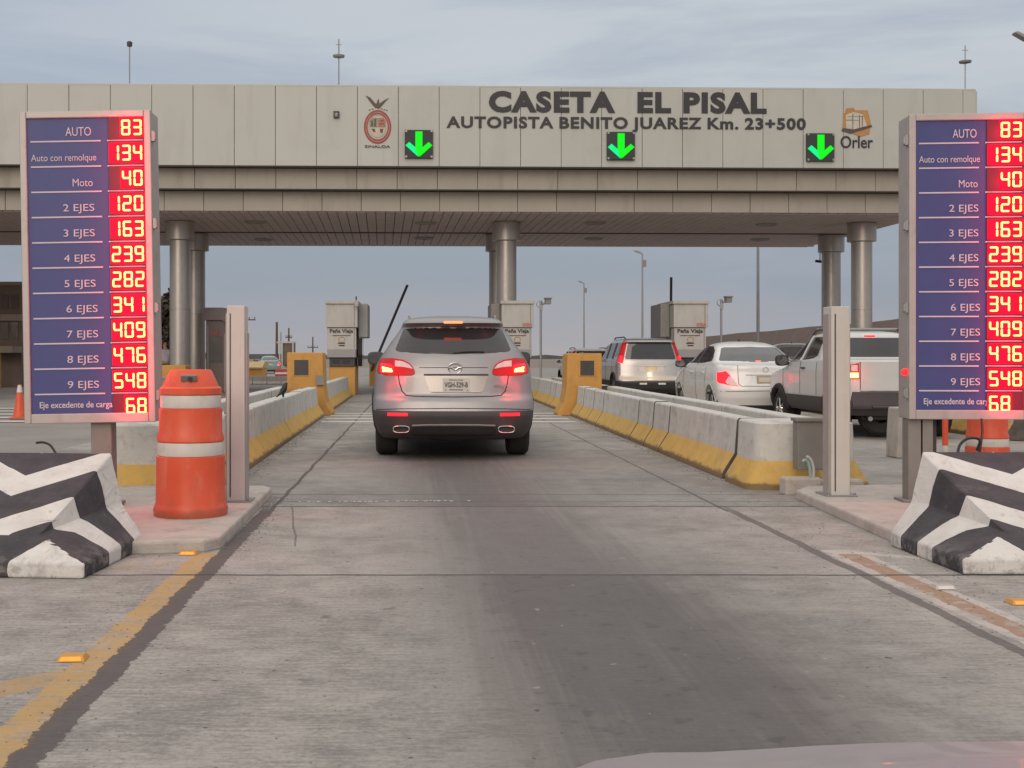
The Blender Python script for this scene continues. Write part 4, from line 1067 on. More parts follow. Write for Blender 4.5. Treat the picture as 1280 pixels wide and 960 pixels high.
for sg, nm in ((1, 'r'), (-1, 'l')):
    mp = (lambda p: p) if sg > 0 else mirror_poly
    tl = sh.patch('rear', mp(lampR), .012, M['redlens'], SV, 'taillight', 12, 24)
    sh.patch('rear', mp(clearR), .016, M['clear'], tl, 'clear_lens')
    sh.patch('rear', mp([(.70, 1.01), (.86, 1.02), (.865, 1.06), (.855, 1.125), (.75, 1.115), (.70, 1.09)]), .016, M['redlit'], tl, 'lit_lens')
    sh.patch('rear', mp([(.715, 1.022), (.835, 1.024), (.835, 1.048), (.715, 1.046)]), .02, M['lampcore'], tl, 'lamp_core')
    sh.patch('rear', mp([(.715, 1.058), (.75, 1.066), (.84, 1.085), (.84, 1.062), (.75, 1.05)]), .02, M['lampcore'], tl, 'lamp_core')
    sh.patch('rear', mp([(.535, .518), (.765, .518), (.765, .550), (.535, .550)]), .008, M['redlit'], SV, 'bumper_reflector')
    glow(SV, (sg * .80, -.02, 1.06), 2.3); glow(SV, (sg * .86, .14, .90), .5); glow(SV, (sg * .65, -.10, .5), .35)
sh.seam('rear', [(-.645, 1.0), (-.63, .90), (-.60, .80), (-.55, .752), (-.44, .742), (0, .735), (.44, .742), (.55, .752), (.60, .80), (.63, .90), (.645, 1.0)], SV, .0065)
sh.seam('rear', [(-.4, 1.075), (.4, 1.075)], SV, .004)
# plate recess, licence plate and handle bar
sh.patch('rear', [(-.27, .795), (.33, .795), (.345, .81), (.40, .985), (-.34, .985), (-.285, .81)], .003, pm('silver_recess_panel', (.36, .335, .31), .3, .05, 3, metal=.5), SV, 'plate_recess')  # plate recess in a warmer silver than the body
sh.seam('rear', [(-.345, .992), (.405, .992)], SV, .011, M['clad'], 'tailgate_handle', .006)
sh.seam('rear', [(-.26, .792), (.32, .792)], SV, .006, M['clear'], 'tailgate_edge', .004)
yb = sh.rear(0, .88) - .014
m = MB(); m.bb(-.125, .185, yb - .006, yb + .02, .80, .955); pl = m.build('licence_plate', M['plate'], SV, bevel=.004)
text('VGH-529-B', 'lettering', M['letter'], pl, (-.105, .165, .845, .905), yb - .0065, .004, .012)
text('SINALOA', 'lettering', M['greybox'], pl, (-.05, .11, .922, .942), yb - .0065, .004, .0)
m = MB()
for k in (-.1, .16): m.bb(k, k + .012, yb - .009, yb - .0065, .81, .822)
m.bb(-.05, .11, yb - .009, yb - .0065, .813, .825); m.build('plate_marks', M['greybox'], pl)
# round winged badge and model lettering
yb2 = sh.rear(0, 1.07) - .012
m = MB(); pts = [(.018 + .078 * math.cos(a), yb2, 1.068 + .062 * math.sin(a)) for a in np.linspace(0, 2 * math.pi, 33)]; m.tube(pts, .0075, 8, cap=False)
m.tube([(-.055, yb2, 1.078), (-.02, yb2 - .002, 1.074), (.004, yb2 - .004, 1.055), (.018, yb2 - .005, 1.045), (.032, yb2 - .004, 1.055), (.056, yb2 - .002, 1.074), (.091, yb2, 1.078)], .0085, 8); m.build('badge', M['chrome'], SV)
text('CX-9', 'lettering', M['chrome'], SV, (.47, .62, .855, .88), sh.rear(.47, .87) - .006, .008, .01)
for sg in (-1, 1):
    m = MB(); n = 24
    for q, (rr_, dy) in enumerate(((1.0, -.03),)):
        vs = []
        for (s_, d) in ((1.0, .1), (1.0, -.045), (.9, -.05), (.78, -.045), (.74, .05)):
            for k in range(n):
                a = 2 * math.pi * k / n; e = .65
                vs.append((sg * .605 + math.copysign(abs(math.cos(a)) ** e, math.cos(a)) * .098 * (1 - (1 - s_) * .6), d + .03, .365 + math.copysign(abs(math.sin(a)) ** e, math.sin(a)) * .042 * s_))
        m.add(vs, [(i * n + k, i * n + (k + 1) % n, (i + 1) * n + (k + 1) % n, (i + 1) * n + k) for i in range(4) for k in range(n)], True)
    m.build('exhaust_tip', M['chrome'], SV)
    m = MB(); m.bb(sg * .605 - .085, sg * .605 + .085, .03, .06, .335, .395); m.build('exhaust_bore', M['black'], SV)
sh.seam('rear', [(-.48, .405), (-.3, .412), (0, .414), (.3, .412), (.48, .405)], SV, .012, M['greybox'], 'bumper_strip', .006)
sh.patch('rear', [(-.46, .275), (.46, .275), (.5, .33), (.46, .385), (-.46, .385), (-.5, .33)], .006, M['black'], SV, 'diffuser')
sh.seam('rear', [(-.9, .585), (-.6, .60), (0, .607), (.6, .60), (.9, .585)], SV, .005, M['black'])
m = MB(); m.bb(-.18, .18, .5, 1.2, .2, .42); m.tube([(-.7, .98, .33), (.7, .98, .33)], .045, 8); m.tube([(-.3, .25, .27), (-.12, .25, .245), (.12, .25, .25), (.3, .25, .27)], .03, 8); m.build('underbody', M['black'], SV)
for sg in (-1, 1):
    wheel(SV, sg * .80, .98, .365, .26, sg); wheel(SV, sg * .80, 3.86, .365, .26, sg)
    mirror(SV, sg * .90, 3.0, 1.18, sg, M['silver'] if False else M['clad'], .24, .185)
    f = 'right' if sg > 0 else 'left'
    sh.patch(f, [(1.0, 1.24), (3.35, 1.17), (3.2, 1.24), (2.6, 1.5), (2.3, 1.545), (1.2, 1.53), (.85, 1.4)], .004, M['glass'], SV, 'side_window', 10, 26)
    sh.seam(f, [(1.4, 1.205), (3.3, 1.15)], SV, .01, M['chrome'], 'window_trim', .004)
    sh.seam(f, [(2.05, 1.2), (2.02, .55)], SV); sh.seam(f, [(3.2, 1.15), (3.25, .55)], SV)
    archlip(SV, sh, .98, .365, M['clad'], .02); archlip(SV, sh, 3.86, .365, M['clad'], .02)
sh.patch('front', [(-.62, 1.15), (.62, 1.15), (.5, 1.54), (-.5, 1.54)], .004, M['glass'], SV, 'windscreen', 8, 18)
m = MB()
for sg in (-1, 1): m.tube([(sg * .52, .75, 1.672), (sg * .53, 1.0, 1.70), (sg * .53, 2.0, 1.70), (sg * .52, 2.2, 1.66)], .014, 8)
m.build('roof_rail', M['steel'], SV)
# rear wiper and the head rests seen faintly through the tinted rear window
m = MB(); m.tube([(0, sh.rear(0, 1.25) - .01, 1.245), (.16, sh.rear(.16, 1.26) - .02, 1.262), (.36, sh.rear(.36, 1.265) - .02, 1.262)], .008, 6); m.build('rear_wiper', M['black'], SV)

# ---- the white sedan queueing on the right
def sedan(lab, loc, paint, lit=True, group='cars queueing in the next lane'):
    t = thing('sedan_car', lab, 'car', loc, 0, group)
    sh = Shell([(.20, .18, 4.25, .75, .45, .8), (.28, .06, 4.36, .80, .42, .8), (.45, .0, 4.42, .835, .42, .85), (.60, -.01, 4.44, .848, .42, .85), (.72, .03, 4.42, .85, .45, .85), (.92, .07, 4.0, .845, .5, .8), (1.0, .07, 3.5, .83, .5, .7), (1.05, .09, 3.3, .80, .5, .6), (1.075, .36, 3.22, .785, .5, .6),
                (1.10, .52, 3.12, .765, .5, .6), (1.25, .80, 2.8, .685, .48, .5), (1.38, 1.08, 2.5, .60, .45, .45), (1.43, 1.25, 2.35, .555, .45, .45), (1.48, 1.5, 2.1, .44, .3, .3), (1.50, 1.7, 1.9, .2, .1, .1)], 3.0, .014)
    sh.body(t, paint, M['clad'], .30, (.80, 3.40), .30)
    sh.patch('rear', [(-.66, 1.115), (0, 1.098), (.66, 1.115), (.68, 1.14), (.54, 1.36), (.48, 1.385), (0, 1.395), (-.48, 1.385), (-.54, 1.36), (-.68, 1.14)], .004, M['glass2'], t, 'rear_window', 26, 26)
    for sg in (-1, 1):
        mp = (lambda p: p) if sg > 0 else mirror_poly
        tl = sh.patch('rear', mp([(.50, .66), (.80, .70), (.835, .74), (.825, .93), (.70, .935), (.62, .83)]), .012, M['redlit'] if lit else M['redlens'], t, 'taillight', 12, 18)
        sh.patch('rear', mp([(.505, .665), (.69, .69), (.72, .74), (.66, .84), (.62, .825)]), .016, M['clear'], tl, 'clear_lens')
        f = 'right' if sg > 0 else 'left'
        sh.patch(f, [(1.02, 1.10), (3.1, 1.04), (2.5, 1.34), (2.2, 1.41), (1.6, 1.41), (1.28, 1.33), (1.05, 1.19)], .004, M['glass'], t, 'side_window', 10, 24)
        sh.seam(f, [(1.98, 1.42), (2.0, 1.07)], t, .022, M['clad'], 'door_pillar', .006)
        sh.seam(f, [(2.0, 1.05), (1.98, .36)], t, .004); sh.seam(f, [(3.05, 1.02), (3.1, .36)], t, .004); sh.seam(f, [(1.15, 1.02), (1.2, .8), (1.25, .6)], t, .004)
        for yy in (1.32, 2.25): sh.seam(f, [(yy, .90), (yy + .16, .90)], t, .016, paint, 'door_handle', .012)
        wheel(t, sg * .72, .80, .30, .19, sg); wheel(t, sg * .72, 3.40, .30, .19, sg)
        archlip(t, sh, .80, .30, paint, .018); archlip(t, sh, 3.40, .30, paint, .018)
        mirror(t, sg * .84, 2.95, 1.06, sg, M['clad'], .2, .15)
        if lit: glow(t, (sg * .76, -.06, .82), .5)
    sh.seam('rear', [(-.5, 1.04), (-.5, .70), (-.45, .66), (.45, .66), (.5, .70), (.5, 1.04)], t, .005)
    sh.seam('rear', [(-.36, .875), (.36, .875)], t, .014, M['chrome'] if not lit else M['wpaint'], 'boot_strip', .006)
    yb = sh.rear(0, .78) - .012; m = MB(); m.bb(-.17, .17, yb - .004, yb + .02, .70, .85); pl = m.build('licence_plate', pm('tan_plate', (.42, .32, .2), .5, .1, 9), t, bevel=.004)
    m = MB(); m.bb(-.14, .14, yb - .007, yb - .0045, .735, .82); m.build('plate_field', M['plate'], pl)
    sh.seam('rear', [(-.8, .56), (0, .575), (.8, .56)], t, .005)
    m = MB(); m.tube([(.05 * math.cos(a), sh.rear(0, .97) - .008, .965 + .042 * math.sin(a)) for a in np.linspace(0, 6.2832, 21)], .006, 6, cap=False); m.build('badge', M['chrome'], t)
    sh.patch('front', [(-.64, 1.04), (.64, 1.04), (.5, 1.41), (-.5, 1.41)], .004, M['glass'], t, 'windscreen', 8, 16)
    for sg in (-1, 1):
        mp = (lambda p: p) if sg > 0 else mirror_poly
        sh.patch('front', mp([(.5, .72), (.8, .74), (.8, .88), (.6, .84)]), .008, M['clear'], t, 'headlight')
    m = MB(); m.bb(-.05, .05, sh.rear(0, 1.12) - .006, sh.rear(0, 1.12) + .02, 1.105, 1.125); m.build('brake_light', M['brakelit'] if lit else M['redlens'], t)
    m = MB(); m.lathe([(.03, 0), (.02, .04), (.004, .06)], (0, 1.9, 1.495), 8); m.build('aerial', M['black'], t)
    m = MB(); m.bb(-.6, .6, .3, 4, .16, .24); m.build('underbody', M['black'], t)
    return t
SD = sedan('white sedan with lit red tail lamps and a tan plate, queueing beside the white pickup', (6.43, 22.0, 0), M['wpaint'])

# ---- the silver-grey wagon with tall tail lamps
t = thing('suv_car', 'silver grey boxy wagon with tall vertical tail lamps, ahead of the white sedan', 'car', (6.28, 32.0, 0), 0, 'cars queueing in the next lane')
sh = Shell([(.22, .16, 4.45, .80, .3, .7), (.34, .02, 4.55, .86, .28, .75), (.50, -.02, 4.62, .885, .28, .8), (.60, .0, 4.63, .892, .28, .8), (.66, .06, 4.6, .892, .28, .8), (.95, .09, 4.4, .89, .3, .8), (1.06, .10, 3.7, .88, .3, .7), (1.12, .12, 3.5, .865, .3, .6),
            (1.55, .26, 2.75, .72, .24, .5), (1.60, .20, 2.65, .70, .22, .5), (1.645, .24, 2.5, .67, .22, .5), (1.69, .45, 2.3, .60, .3, .45), (1.72, .9, 2.0, .4, .3, .4), (1.735, 1.3, 1.7, .15, .1, .1)], 4.2, .012)
sh.body(t, M['grey'], M['black'], .565, (.85, 3.5), .345)
sh.patch('rear', [(-.66, 1.135), (.66, 1.135), (.68, 1.16), (.58, 1.56), (.54, 1.59), (-.54, 1.59), (-.58, 1.56), (-.68, 1.16)], .005, M['glass'], t, 'rear_window', 12, 18)
sh.patch('rear', [(-.80, .66), (.80, .66), (.80, 1.10), (-.80, 1.10)], .004, pm('pale_silver', (.46, .44, .42), .3, .03, 3, metal=.4, coat=.5), t, 'tailgate', 8, 18)
sh.patch('rear', [(-.84, .575), (.84, .575), (.84, .70), (-.84, .70)], .012, pm('warm_lit_bumper', (.50, .45, .37), .35, .04, 3, metal=.3), t, 'bumper', 6, 18)  # warm light of the plate lamp painted into the bumper colour
for sg in (-1, 1):
    mp = (lambda p: p) if sg > 0 else mirror_poly
    sh.patch('rear', mp([(.745, 1.02), (.88, 1.03), (.86, 1.12), (.715, 1.58), (.655, 1.62), (.60, 1.62), (.715, 1.16)]), .012, M['redlens'], t, 'taillight', 14, 10)
    sh.patch('rear', mp([(.76, 1.03), (.865, 1.04), (.85, 1.11), (.80, 1.24), (.735, 1.22)]), .018, M['redlit'], t, 'lit_lens', 8, 8)
    f = 'right' if sg > 0 else 'left'
    sh.patch(f, [(.42, 1.22), (3.4, 1.11), (2.85, 1.42), (2.5, 1.58), (.60, 1.58), (.48, 1.45)], .004, M['glass'], t, 'side_window', 10, 24)
    for yy in (1.15, 2.15): sh.seam(f, [(yy, 1.58), (yy - .03, 1.14)], t, .022, M['clad'], 'door_pillar', .006)
    for yy in (1.1, 2.15, 3.25): sh.seam(f, [(yy, 1.1), (yy, .42)], t, .004)
    wheel(t, sg * .77, .85, .345, .22, sg); wheel(t, sg * .77, 3.5, .345, .22, sg)
    archlip(t, sh, .85, .345, M['clad'], .03); archlip(t, sh, 3.5, .345, M['clad'], .03)
    mirror(t, sg * .87, 3.1, 1.15, sg, M['grey'], .2, .16)
    m = MB(); m.tube([(sg * .6, .5, 1.68), (sg * .61, .7, 1.735), (sg * .61, 2.1, 1.735), (sg * .6, 2.3, 1.69)], .018, 8); m.build('roof_rail', M['dark'], t)
sh.patch('rear', [(-.33, .80), (.33, .80), (.36, .95), (-.36, .95)], .01, M['clear'], t, 'plate_recess')
yb = sh.rear(0, .9) - .02; m = MB(); m.bb(-.16, .16, yb - .004, yb + .02, .815, .935); m.build('licence_plate', pm('cream_plate', (.5, .42, .3), .5, .1, 12), t)
sh.seam('rear', [(-.37, .96), (.37, .96)], t, .014, M['chrome'], 'plate_trim', .006)
for xx in (-.22, .28): m = MB(); m.bb(xx - .1, xx + .1, -.028, -.01, .455, .505); m.build('bumper_piece', M['reflw'], t, bevel=.01)  # white pieces stand in for two bright reflections in the black bumper
sh.patch('front', [(-.7, 1.12), (.7, 1.12), (.58, 1.58), (-.58, 1.58)], .004, M['glass'], t, 'windscreen', 8, 16)
WG = t
glow(t, (-.8, -.08, 1.15), .8); glow(t, (0, -.12, .78), .8, (1, .72, .42), .03, 'plate_lamp_glow')

# ---- the white crew cab pickup
t = thing('pickup_truck', 'white crew cab pickup with dark cladding, between the right sensor post and price board', 'pickup truck', (7.15, 17.4, 0), 0, 'cars queueing in the next lane')
sh = Shell([(.34, .10, 4.3, .78, .18, .7), (.46, .0, 4.38, .83, .14, .75), (.60, .02, 4.42, .848, .14, .8), (.9, .03, 4.3, .85, .14, .8), (1.0, .03, 3.6, .848, .14, .7), (1.06, .03, 3.3, .84, .14, .6), (1.135, .03, 3.2, .83, .14, .6), (1.155, .08, 3.15, .82, .12, .6), (1.162, 1.30, 3.12, .80, .18, .6),
            (1.40, 1.44, 2.75, .70, .2, .5), (1.53, 1.52, 2.5, .635, .2, .45), (1.565, 1.58, 2.4, .60, .2, .4), (1.60, 1.75, 2.2, .48, .2, .2), (1.61, 1.85, 2.1, .3, .1, .1)], 4.0, .007)
sh.body(t, M['ppaint'], M['clad'], .56, (.78, 3.42), .31, dz=.016)
sh.patch('rear', [(-.66, 1.20), (.66, 1.20), (.55, 1.50), (-.55, 1.50)], .005, M['glass'], t, 'rear_window', 10, 14)
sh.patch('rear', [(-.085, 1.515), (.085, 1.515), (.085, 1.54), (-.085, 1.54)], .008, M['redlit'], t, 'brake_light')
sh.seam('rear', [(-.69, 1.13), (-.69, .70), (.69, .70), (.69, 1.13)], t, .006)
sh.patch('rear', [(-.80, .44), (.80, .44), (.82, .58), (.80, .69), (-.80, .69), (-.82, .58)], .05, M['clad'], t, 'bumper', 8, 16)
sh.seam('rear', [(-.55, .47), (.55, .47)], t, .02, M['dark'], 'bumper_piece', .06)
for sg in (-1, 1):
    mp = (lambda p: p) if sg > 0 else mirror_poly
    tl = sh.patch('rear', mp([(.705, .88), (.84, .88), (.845, 1.10), (.71, 1.11)]), .012, M['redlens'], t, 'taillight', 10, 12)
    sh.patch('rear', mp([(.72, .895), (.825, .895), (.825, .965), (.72, .965)]), .018, M['lampcore'], tl, 'lamp_core', 4, 8)
    sh.patch('rear', mp([(.73, .99), (.815, .99), (.815, 1.08), (.73, 1.08)]), .018, M['clear'], tl, 'clear_lens', 4, 8)
    glow(t, (sg * .80, -.1, .95), 1.0)
    f = 'right' if sg > 0 else 'left'
    sh.patch(f, [(1.62, 1.19), (3.12, 1.08), (2.85, 1.26), (2.5, 1.45), (2.2, 1.52), (1.75, 1.52), (1.66, 1.44)], .004, M['glass'], t, 'side_window', 10, 20)
    sh.seam(f, [(2.2, 1.54), (2.3, 1.14)], t, .026, M['ppaint'], 'door_pillar', .006)
    for yy in (1.5, 2.3, 3.2): sh.seam(f, [(yy, 1.12), (yy, .6)], t, .005)
    sh.seam(f, [(2.05, 1.02), (2.2, 1.02)], t, .018, M['clad'], 'door_handle', .012)
    sh.patch(f, [(1.2, .38), (3.0, .38), (3.0, .58), (1.2, .58)], .02, M['clad'], t, 'side_cladding', 6, 16)
    for yw in (.78, 3.42):
        archlip(t, sh, yw, .31, M['clad'], .055); wheel(t, sg * .75, yw, .31, .21, sg)
    mirror(t, sg * .84, 2.95, 1.14, sg, M['black'], .22, .19)
    m = MB(); m.tube([(sg * .56, 1.6, 1.585), (sg * .57, 1.75, 1.635), (sg * .57, 2.3, 1.635), (sg * .56, 2.5, 1.56)], .02, 8); m.build('roof_rail', M['dark'], t)
m = MB(); m.tube([(-.58, 1.85, 1.64), (.58, 1.85, 1.64)], .022, 8); m.tube([(-.58, 2.3, 1.64), (.58, 2.3, 1.64)], .022, 8); m.build('roof_bar', M['steel'], t)
m = MB(); m.lathe([(.12, -.1), (.26, -.1), (.3, -.06), (.3, .06), (.26, .1), (.12, .1)], (-.28, .42, .34), 26, axis='y'); m.build('spare_wheel', M['rubber'], t)
m = MB(); m.bb(-.6, .6, .2, 4.0, .28, .4); m.tube([(-.75, .78, .31), (.75, .78, .31)], .06, 8); m.build('underbody', M['black'], t)
m = MB(); m.tube([(-.56, .0, .30), (-.56, .6, .31)], .035, 10); m.build('exhaust_tip', M['chrome'], t)
sh.patch('front', [(-.66, 1.14), (.66, 1.14), (.54, 1.5), (-.54, 1.5)], .004, M['glass'], t, 'windscreen', 8, 16)

# ---- cars farther off reuse the sedan with paint of their own
def recolour(o, paint, old=None):
    old = old or M['wpaint']
    def rec(q):
        if q.type == 'MESH':
            for s in q.material_slots:
                if s.material == old: s.link = 'OBJECT'; s.material = paint
        for c in kids(q): rec(c)
    rec(o)
def drop_lights(o):
    for c in kids(o):
        if c.type == 'LIGHT': bpy.data.objects.remove(c)
def far_car(lab, loc, paint, rz=0, group=None, sc=1):
    c = dup(SD, loc, rz, lab, group or 'cars farther off across the plaza'); drop_lights(c)
    if paint: recolour(c, paint)
    c.scale = (sc, sc, sc); return c
c_ = dup(WG, (6.45, 44, 0), 0, 'white hatchback with a dark rear window, mostly hidden behind the right ochre kiosk', 'cars farther off across the plaza')
drop_lights(c_); recolour(c_, M['wpaint'], M['grey']); c_.scale = (.92, .88, .885)
far_car('dark grey car roof showing between the white sedan and the white pickup', (11.75, 35.5, 0), M['grey'], sc=1.08)
far_car('teal car left of the red car, far off beyond the low white wall', (-10.4, 86, 0), pm('teal_paint', (.22, .29, .28), .35, .05, 3, coat=.5), R(12), sc=.85)
t = thing('plastic_barrier', 'small red plastic barrier with a pale stripe beyond the left low white wall', 'barrier', (X_(353, 70), 70, 0))
b = MB(); b.prism([(-.2, 0), (-.2, .12), (-.09, .5), (.09, .5), (.2, .12), (.2, 0)], -.42, .42, 'x'); b.build('shell', pm('red_plastic', (.36, .05, .05), .6, .1, 5, dirt=((.25, .08, .07), .5, 5)), t, bevel=.03)
b = MB(); b.prism([(-.186, .2), (-.16, .29), (-.155, .29), (-.181, .2)], -.4, .4, 'x'); b.build('stripe', M['reflw'], t)

# ---- the bonnet of the car the picture is taken from
t = thing('camera_car', 'grey car bonnet at the bottom right edge of the picture', 'car', (.58, -1.2, 0))
m = MB(); nx, ny = 28, 20; vs = []
for j in range(ny + 1):
    v = j / ny
    for i in range(nx + 1):
        u = -1 + 2 * i / nx; hw = .80 - .06 * v ** 3
        yf = 2.33 - .34 * abs(u) ** 2.6; y = .7 + (yf - .7) * v
        z = .941 - .085 * v ** 2.2 - .05 * abs(u) ** 5 + .012 * math.exp(-((abs(u) - .55) / .1) ** 2) - .03 * max(0, v - .9) * 10 * .6
        vs.append((u * hw, y, z))
m.add(vs, [(j * (nx + 1) + i, j * (nx + 1) + i + 1, (j + 1) * (nx + 1) + i + 1, (j + 1) * (nx + 1) + i) for j in range(ny) for i in range(nx)], True)
m.build('bonnet', pm('mauve_grey_paint', (.30, .27, .27), .45, .05, 3, spec=.35, coat=.15, dirt=((.38, .35, .34), .5, 5)), t)
m = MB(); vs = []
for k in range(nx + 1):
    u = -1 + 2 * k / nx; yf = 2.35 - .36 * abs(u) ** 2.6
    vs += [(u * .745, yf - .02, .80 - .05 * abs(u) ** 5), (u * .78, yf + .03, .55), (u * .78, yf, .25)]
m.add(vs, [(3 * k + q, 3 * k + 3 + q, 3 * k + 4 + q, 3 * k + 1 + q) for k in range(nx) for q in range(2)], True); m.build('front_bumper', MATS['mauve_grey_paint'], t)
for sg in (-1, 1):
    m = MB(); m.bb(sg * .74, sg * .85, .6, 1.85, .25, .86); m.build('wing', MATS['mauve_grey_paint'], t, bevel=.05); wheel(t, sg * .76, 1.35, .31, .2, sg)

# ================================================================== BIRD, PERSON
def skin(name, pts, edges, mat, root=0, sub=2, loc=(0, 0, 0)):
    me = bpy.data.meshes.new(name); me.from_pydata([p[:3] for p in pts], edges, []); ob = bpy.data.objects.new(name, me); COL.objects.link(ob)
    ob.modifiers.new('s', 'SKIN'); sm = ob.modifiers.new('d', 'SUBSURF'); sm.levels = sub; sm.render_levels = sub
    for v, p in zip(me.skin_vertices[0].data, pts): v.radius = (p[3], p[4] if len(p) > 4 else p[3]); v.use_root = False
    me.skin_vertices[0].data[root].use_root = True
    bpy.context.view_layer.update(); dg = bpy.context.evaluated_depsgraph_get(); m2 = bpy.data.meshes.new_from_object(ob.evaluated_get(dg))
    bpy.data.objects.remove(ob); m2.materials.clear(); m2.materials.append(mat)
    for p in m2.polygons: p.use_smooth = True
    o = bpy.data.objects.new(name, m2); COL.objects.link(o); o.location = loc; return o
bird = thing('bird', 'small dark bird perched on the joint of the left barrier row', 'bird', (X_(353.5, 17.5), 17.5, .605), R(25))
o = skin('body', [(0, 0, .10, .040), (.025, .01, .135, .045), (.045, .015, .175, .034), (.055, .02, .205, .028), (.085, .028, .207, .008), (-.03, -.01, .07, .028), (-.075, -.02, .035, .014), (-.11, -.03, .01, .010), (.005, .022, .06, .014), (.008, .024, .0, .006), (.005, -.016, .06, .014), (.008, -.018, .0, .006)],
    [(0, 1), (1, 2), (2, 3), (3, 4), (0, 5), (5, 6), (6, 7), (0, 8), (8, 9), (0, 10), (10, 11)], pm('black_plumage', (.028, .026, .027), .6, .3, 30)); o.parent = bird

person = thing('person', 'person in a pale lavender shirt standing beside the left canopy column', 'person', (X_(207, 40.6), 40.6, 0), R(35))
skinm = pm('skin', (.30, .17, .11), .6, .1, 20)
o = skin('body', [(0, 0, .96, .13, .10), (0, .0, 1.15, .125, .09), (0, .02, 1.34, .15, .10), (0, .03, 1.44, .08, .07), (0, .05, 1.53, .05), (0, .07, 1.60, .075, .085), (0, .075, 1.70, .078, .09), (0, .065, 1.755, .05),
    (.10, 0, .90, .09), (.11, .02, .50, .06), (.11, 0, .10, .042), (.12, .13, .04, .035), (-.10, 0, .90, .09), (-.11, -.02, .50, .06), (-.11, -.05, .10, .042), (-.12, .08, .04, .035),
    (.19, .03, 1.40, .055), (.26, .04, 1.13, .042), (.22, .18, .92, .032), (-.19, .03, 1.40, .055), (-.27, .0, 1.13, .042), (-.26, .08, .88, .032)],
    [(0, 1), (1, 2), (2, 3), (3, 4), (4, 5), (5, 6), (6, 7), (0, 8), (8, 9), (9, 10), (10, 11), (0, 12), (12, 13), (13, 14), (14, 15), (2, 16), (16, 17), (17, 18), (2, 19), (19, 20), (20, 21)], skinm); o.parent = person
o = skin('shirt', [(0, 0, .93, .155, .12), (0, .0, 1.15, .145, .11), (0, .02, 1.34, .168, .12), (0, .03, 1.43, .09, .08), (.20, .03, 1.39, .068), (.265, .04, 1.14, .056), (-.20, .03, 1.39, .068), (-.275, .0, 1.14, .056)], [(0, 1), (1, 2), (2, 3), (2, 4), (4, 5), (2, 6), (6, 7)], pm('lavender_cloth', (.42, .38, .45), .8, .1, 9)); o.parent = person
o = skin('trousers', [(0, 0, .94, .145, .115), (.10, 0, .88, .10), (.11, .02, .50, .075), (.11, 0, .10, .06), (-.10, 0, .88, .10), (-.11, -.02, .50, .075), (-.11, -.05, .10, .06)], [(0, 1), (1, 2), (2, 3), (0, 4), (4, 5), (5, 6)], pm('dark_cloth', (.05, .045, .055), .85)); o.parent = person
o = skin('hair', [(0, .05, 1.74, .085, .09), (0, .04, 1.79, .05), (0, .0, 1.70, .05)], [(0, 1), (0, 2)], pm('dark_hair', (.02, .016, .015), .7)); o.parent = person
kiosk('ochre block at the foot of the left canopy columns, behind the orange drum', (X_(212, 36), 36, 0), 1.0, .95, .9, 1, (.2, .6, .01))

# ================================================================== FAR LEFT BACKGROUND
YB = 48.
t = thing('toll_office', 'brown two storey toll office building with dark openings at the left edge', 'building', (X_(-110, YB), YB, 0))
def lx_(px): return X_(px, YB) - X_(-110, YB)
zb = Z_(356, YB)
b = MB(); b.bb(lx_(-260), lx_(27), 0, 8, 0, zb); b.build('wall', M['brown'], t)
b = MB(); b.bb(lx_(-262), lx_(28.5), -.25, 8.2, Z_(401, YB), Z_(393, YB)); b.bb(lx_(-262), lx_(28), -.1, 8.2, zb - .02, zb + .12); b.build('ledge', pm('tan_ledge', (.27, .215, .18), .8, .1, 2), t)
for px in (-70, -46, -22, 1.5, 14):
    w = 9 if px > 0 else 16
    b = MB(); b.bb(lx_(px), lx_(px + w), -.02, .02, Z_(424, YB), Z_(403, YB)); b.build('window', M['glass'], t)
    b = MB(); b.bb(lx_(px), lx_(px + w), -.02, .02, Z_(386, YB), Z_(368, YB)); b.build('window', pm('shuttered_window', (.10, .075, .07), .7), t)
b = MB(); b.bb(lx_(-60), lx_(30), -1.4, -.26, Z_(441, YB), Z_(433, YB)); b.build('porch_roof', MATS['tan_ledge'], t)
for px in (-40, -10, 12): b = MB(); b.bb(lx_(px), lx_(px + 2.2), -1.3, -1.2, 0, Z_(441, YB)); b.build('porch_post', M['yblock'], t)
for i, X in enumerate((-15.2, -13.4)):
    m = MB(); m.prism([(0, 0), (0, .06), (.12, .26), (.14, .7), (.3, .7), (.36, 0)], 0, 1.76, 'x'); o = m.build('low_barrier', M['yellow'], bevel=.01); o.location = (X - .2, 33.5, 0)
    tag(o, ('yellow concrete barrier at the left edge below the toll office', 'yellow concrete barrier just left of the traffic cone')[i], 'barrier')

YT = 90.
t = thing('container_tower', 'white framed tower with a brown box room above the left ochre kiosk', 'tower', (X_(357, YT), YT, 0))
q = YT / F
b = MB(); b.bb(-4 * q, 9 * q, 0, 2, EYE - 9 * q, EYE + 17 * q); b.build('box_room', M['brown'], t)
b = MB(); b.bb(-11 * q, 9.5 * q, -.1, 2.1, EYE + 17 * q, EYE + 19 * q)
for px in (-8, -5, 8.5): b.bb(px * q, (px + 1.6) * q, -.12, .05, 0, EYE + 17 * q)
b.build('frame', M['booth'], t)
b = MB(); b.tube([(-6 * q, 0, EYE + 19 * q), (-6 * q, 0, EYE + 31 * q)], .05, 6); b.build('aerial', M['steel'], t)
t = thing('yellow_shed', 'low yellow shed with a lighter roof beyond the slim beige post', 'shed', (X_(317, 62), 62, 0))
q = 62 / F
b = MB(); b.bb(-11 * q, 11 * q, 0, 2, 0, .62); b.build('wall', M['yblock'], t)
